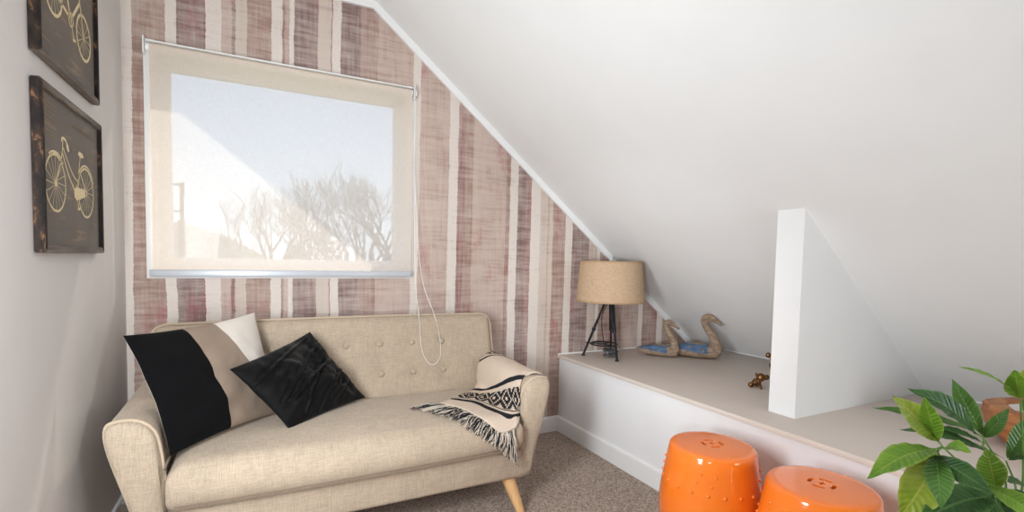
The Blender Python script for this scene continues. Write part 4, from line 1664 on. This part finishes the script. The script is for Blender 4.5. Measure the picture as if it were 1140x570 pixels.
L(NC, (1130, 412, 1.16), 0.052, 'bright', base=(1135, 443, 1.20), up=(-0.94, -0.19, 0.32), arch=0.05, blunt=1)
L(NC, (1160, 408, 1.22), 0.056, 'yellow', base=(1138, 440, 1.20), up=(-0.93, -0.10, 0.41), arch=0.06)
L(NC, (1190, 446, 1.18), 0.052, 'bright', base=(1140, 443, 1.20), up=(-0.68, -0.11, 0.85), arch=0.10)
L(NC, (1172, 480, 1.14), 0.050, 'mid', base=(1139, 446, 1.20), up=(-0.79, -0.06, 0.78), arch=0.10)
ND = (1120, 513, 1.24)
L(ND, (1150, 462, 1.24), 0.050, 'mid', base=(1121, 510, 1.24), up=(-0.74, -0.59, 0.50), arch=0.05)
L(ND, (1172, 492, 1.20), 0.050, 'dark', base=(1123, 512, 1.24), up=(-0.65, -0.20, 0.85), arch=0.08)
L(ND, (1060, 491, 1.18), 0.036, 'mid', base=(1118, 511, 1.24), up=(-0.56, -0.17, 0.93), arch=0.03)
NF = (1112, 553, 1.12)
L(NF, (1098, 499, 1.12), 0.058, 'bright', base=(1109, 546, 1.12), up=(-0.89, -0.36, 0.32), arch=0.02)
L(NF, (1060, 531, 1.16), 0.052, 'mid', base=(1106, 550, 1.13), up=(-0.77, -0.32, 0.69), arch=0.06)
L(NF, (1022, 580, 1.06), 0.090, 'dark', base=(1106, 553, 1.12), up=(-0.58, -0.27, 0.89), arch=0.10)
L(NF, (1168, 582, 1.02), 0.050, 'bright', base=(1100, 541, 1.10), up=(-0.68, 0.07, 0.84), arch=0.06)
L(NF, (1078, 600, 1.04), 0.060, 'mid', base=(1110, 556, 1.12), up=(-0.71, -0.49, 0.59), arch=0.08)
L(NF, (1128, 598, 1.04), 0.050, 'dark', base=(1113, 558, 1.12), up=(-0.84, -0.25, 0.60), arch=0.08)
NG = (1150, 548, 1.2)
L(NG, (1096, 575, 1.14), 0.060, 'dark', base=(1146, 549, 1.2), up=(-0.65, -0.20, 0.85), arch=0.08)
L(NG, (1122, 536, 1.16), 0.050, 'dark', base=(1148, 546, 1.2), up=(-0.56, -0.17, 0.93), arch=0.06)
L(NG, (1175, 520, 1.2), 0.056, 'mid', base=(1152, 546, 1.2), up=(-0.86, -0.17, 0.60), arch=0.06)
L(NG, (1195, 570, 1.16), 0.058, 'dark', base=(1153, 549, 1.2), up=(-0.68, -0.11, 0.85), arch=0.08)
for nd, mid in ((NA, (1092, 540, 1.16)), (NB, (1118, 530, 1.22)), (NC, (1139, 530, 1.22)), (ND, (1131, 545, 1.24)), (NF, (1122, 580, 1.16)), (NG, (1150, 590, 1.2))):
    bm = B()
    a, b, c = TOP + Vector((0, 0, -0.01)), P3(*mid), P3(*nd)
    pts = catmull([a, a.lerp(b, .55) + Vector((0, 0, .015)), b, c], 8)
    tube(bm, pts, [0.0032 - 0.0013 * i / len(pts) for i in range(len(pts))], 8)
    obj('stem', bm, M['stem'], plant)
# short leaf stalks
STK = {NA: [(1045, 491, 1.13), (1044, 491, 1.13), (1041, 500, 1.12), (1044, 502, 1.12), (1041, 506, 1.12), (1051, 499, 1.12), (1036, 507, 1.12)],
       NB: [(1086, 483, 1.22), (1094, 484, 1.22), (1094, 500, 1.20), (1096, 494, 1.21), (1080, 478, 1.24)],
       NF: [(1109, 546, 1.12), (1106, 550, 1.13), (1106, 553, 1.12), (1100, 541, 1.10), (1110, 556, 1.12), (1113, 558, 1.12)],
       NG: [(1146, 549, 1.2), (1148, 546, 1.2), (1152, 546, 1.2), (1153, 549, 1.2)]}
for nd, bs in STK.items():
    bm = B()
    for b in bs:
        tube(bm, [P3(*nd), P3(*b)], 0.0016, 6)
    obj('leaf_stalks', bm, M['stem'], plant)

# ------------------------------------------------------------------ outdoors
GZ = -2.7
bm = B()
prism(bm, [(-120, 1.5, GZ - 1), (120, 1.5, GZ - 1), (120, 140, GZ - 1), (-120, 140, GZ - 1)], (0, 0, 1))
struct(obj('ground', bm, M['field'], smooth=False))
bm = B()
HXc, HYc = -13.0, 62.0
rings = []
for j in range(9):
    q = j / 8
    r = 16.0 * (1 - q) + 0.01
    h = 8.2 * (1 - (1 - q) ** 2.0) ** 1.0
    rings.append([bm.verts.new((HXc + r * 1.2 * math.cos(2 * PI * k / 32), HYc + r * .7 * math.sin(2 * PI * k / 32), GZ + h * (0.92 + 0.1 * mnoise.noise(Vector((k * .4, j, 2)))))) for k in range(32)])
for A_, B_ in zip(rings, rings[1:]):
    for k in range(32):
        bm.faces.new((A_[k], A_[(k + 1) % 32], B_[(k + 1) % 32], B_[k]))
struct(obj('hill', bm, M['hill']))


def tree(x, y, h, seed, label, spread=0.55):
    rnd = random.Random(seed)
    bm = B()

    def grow(p, d, l, r, lev):
        n = 3
        pts, rad = [p], [r]
        for k in range(n):
            d = (d + Vector((rnd.uniform(-.18, .18), rnd.uniform(-.18, .18), rnd.uniform(-.04, .14)))).normalized()
            p = p + d * l / n
            pts.append(p)
            rad.append(r * (1 - 0.28 * (k + 1) / n))
        tube(bm, pts, rad, 5 if lev < 2 else 3, cap=False)
        if lev >= 5:
            return
        nb = 3
        for k in range(nb):
            q = pts[-1] if k < 2 else pts[rnd.choice((1, 2))]
            ax = Vector((rnd.uniform(-1, 1), rnd.uniform(-1, 1), rnd.uniform(-.2, .5))).normalized()
            nd = (d * (1 - spread * .55) + ax * spread * rnd.uniform(.7, 1.25)).normalized()
            grow(q, nd, l * rnd.uniform(.62, .82), max(0.009, rad[-1] * rnd.uniform(.50, .70)), lev + 1)
    grow(Vector((0, 0, -0.1)), Vector((rnd.uniform(-.04, .04), 0, 1)), h * 0.25, h * 0.020, 0)
    o = obj('bare_tree', bm, M['bark'])
    zt = max(v.co.z for v in o.data.vertices)
    k = h / zt
    for v in o.data.vertices:
        v.co *= k
    o.location = (x, y, GZ)
    tag(o, label, 'tree', 'bare trees beyond the window')
    return o


def shrub(x, y, w_, h, seed, label):
    rnd = random.Random(seed)
    bm = B()
    for k in range(900):
        a, q = rnd.uniform(0, 2 * PI), rnd.random() ** 0.8
        r = w_ * (1 - q) ** 0.55 * rnd.uniform(.75, 1.0)
        c = Vector((r * math.cos(a), r * math.sin(a), h * q))
        d = Vector((rnd.uniform(-1, 1), rnd.uniform(-1, 1), rnd.uniform(-.3, 1))).normalized() * 0.28
        s_ = d.orthogonal().normalized() * 0.10
        bm.faces.new([bm.verts.new(c - s_), bm.verts.new(c + d), bm.verts.new(c + s_)])
    tube(bm, [(0, 0, 0), (0, 0, h * .9)], 0.10, 6)
    o = obj('evergreen_shrub', bm, M['evergreen'])
    o.location = (x, y, GZ)
    return tag(o, label, 'shrub')


def world_at(px, Y):
    d = _fw + _rt * ((px - CXP) / FPX) - _up * ((280 - CYP) / FPX)
    s_ = (Y - CAM.y) / d.y
    return CAM.x + d.x * s_, Y, s_


TR = [(262, 44, 220, 'far left bare tree, faint behind the sunlit blind'), (296, 40, 210, 'bare tree left of the tree clump, half in the sunlit blind'), (318, 42, 200, 'bare tree with dense twigs left in the tree clump'),
      (345, 41, 194, 'bare tree behind the dark evergreen shrub'), (372, 43, 196, 'bare tree right of the dark evergreen shrub'), (392, 40, 190, 'bare tree with forked trunk in the clear of the blind'), (414, 42, 182, 'tall bare tree second from the right window edge'), (436, 39, 176, 'tallest bare tree at the right window edge'),
      (330, 52, 200, 'bare tree farther back behind the middle of the tree clump'), (383, 53, 194, 'bare tree farther back, seen between two nearer trunks'), (358, 50, 197, 'bare tree farther back right of the dark evergreen shrub'), (425, 52, 184, 'bare tree farther back near the right window edge'),
      (305, 58, 206, 'faint distant bare tree at the left end of the shaded clump'), (342, 60, 199, 'faint distant bare tree above the evergreen shrub'), (402, 60, 190, 'faint distant bare tree between the two forked trunks')]
for i, (px, Y, pyt, lab) in enumerate(TR):
    x, y, s_ = world_at(px, Y)
    top = (282 - pyt) / FPX * s_ + CAM.z - GZ
    tree(x, y, top, 100 + i * 7, lab, 0.56 if i < 5 else 0.50)
x, y, s_ = world_at(362, 36)
shrub(x, y, 1.3, 6.0, 5, 'dark evergreen shrub among the bare trees beyond the window')
x, y, s_ = world_at(330, 37)
shrub(x, y, 1.8, 4.4, 8, 'low evergreen shrub at the foot of the bare trees')
x, y, s_ = world_at(203.5, 24)
bm = B()
tube(bm, [(0, 0, 0), (0, 0, 5.2)], 0.17, 8)
tube(bm, [(0, 0, 5.0), (0, 0, 6.9)], 0.09, 8)
tube(bm, [(-0.42, 0, 6.8), (0.1, 0, 6.8)], 0.05, 6)
tube(bm, [(-0.42, 0, 5.6), (0.1, 0, 5.6)], 0.05, 6)
po = obj('utility_pole', bm, M['pole'])
po.location = (x, y, GZ)
tag(po, 'wooden utility pole with two short arms beyond the window', 'pole')

# ------------------------------------------------------------------ light
w = bpy.data.worlds.new('sky')
SC.world = w
w.use_nodes = True
nt = w.node_tree
bg = nt.nodes['Background']
tcn = nt.nodes.new('ShaderNodeTexCoord')
sxn = nt.nodes.new('ShaderNodeSeparateXYZ')
nt.links.new(tcn.outputs['Generated'], sxn.inputs[0])
rp = nt.nodes.new('ShaderNodeValToRGB')
rp.color_ramp.elements[0].position = 0.0
rp.color_ramp.elements[0].color = (0.80, 0.90, 1.0, 1)
rp.color_ramp.elements[1].position = 0.45
rp.color_ramp.elements[1].color = (0.32, 0.53, 0.92, 1)
nt.links.new(sxn.outputs['Z'], rp.inputs[0])
nt.links.new(rp.outputs[0], bg.inputs[0])
bg.inputs[1].default_value = 2.0

sl = bpy.data.lights.new('sun', 'SUN')
sl.energy = 3.2
sl.angle = math.radians(0.6)
sl.color = (1.0, 0.93, 0.82)
so = bpy.data.objects.new('sun', sl)
COL.objects.link(so)
sd = Vector((-0.66, -1.0, -0.92)).normalized()
so.rotation_euler = sd.to_track_quat('-Z', 'Y').to_euler()
so.location = (6, 8, 9)


def area(name, loc, target, size, power, color=(1, 1, 1), size_y=None):
    ld = bpy.data.lights.new(name, 'AREA')
    ld.energy = power
    ld.color = color
    ld.size = size
    if size_y:
        ld.shape = 'RECTANGLE'
        ld.size_y = size_y
    o = bpy.data.objects.new(name, ld)
    COL.objects.link(o)
    o.location = loc
    o.rotation_euler = (Vector(target) - Vector(loc)).to_track_quat('-Z', 'Y').to_euler()
    return o


LC = (0.900, 0.955, 1.0)
area('left_fill', (0.05, -1.75, 1.05), (2.2, -0.2, 0.85), 0.5, 49, LC, 0.9)  # added fill at the left, out of view, standing in for window light
area('rear_fill', (2.4, -3.6, 0.9), (0.0, -1.2, 1.2), 0.7, 17, LC)  # unseen fill light added to lift the left wall; no window stands here
sp_ = bpy.data.lights.new('corner_fill', 'SPOT')  # added spot that brightens the far corner of the sloped ceiling
sp_.energy = 120
sp_.color = LC
sp_.spot_size = math.radians(36)
sp_.spot_blend = 1.0
sp_.shadow_soft_size = 0.12
spo = bpy.data.objects.new('corner_fill', sp_)
COL.objects.link(spo)
spo.location = (0.15, -2.65, 0.95)
spo.rotation_euler = (Vector((2.80, -0.02, 0.88)) - spo.location).to_track_quat('-Z', 'Y').to_euler()


vs = SC.view_settings
vs.view_transform = 'Standard'
vs.look = 'None'
vs.gamma = 1
vs.exposure = 0
vs.use_curve_mapping = False
SC.cycles.use_denoising = True
SC.cycles.max_bounces = 10
SC.cycles.transparent_max_bounces = 12
SC.cycles.sample_clamp_indirect = 8
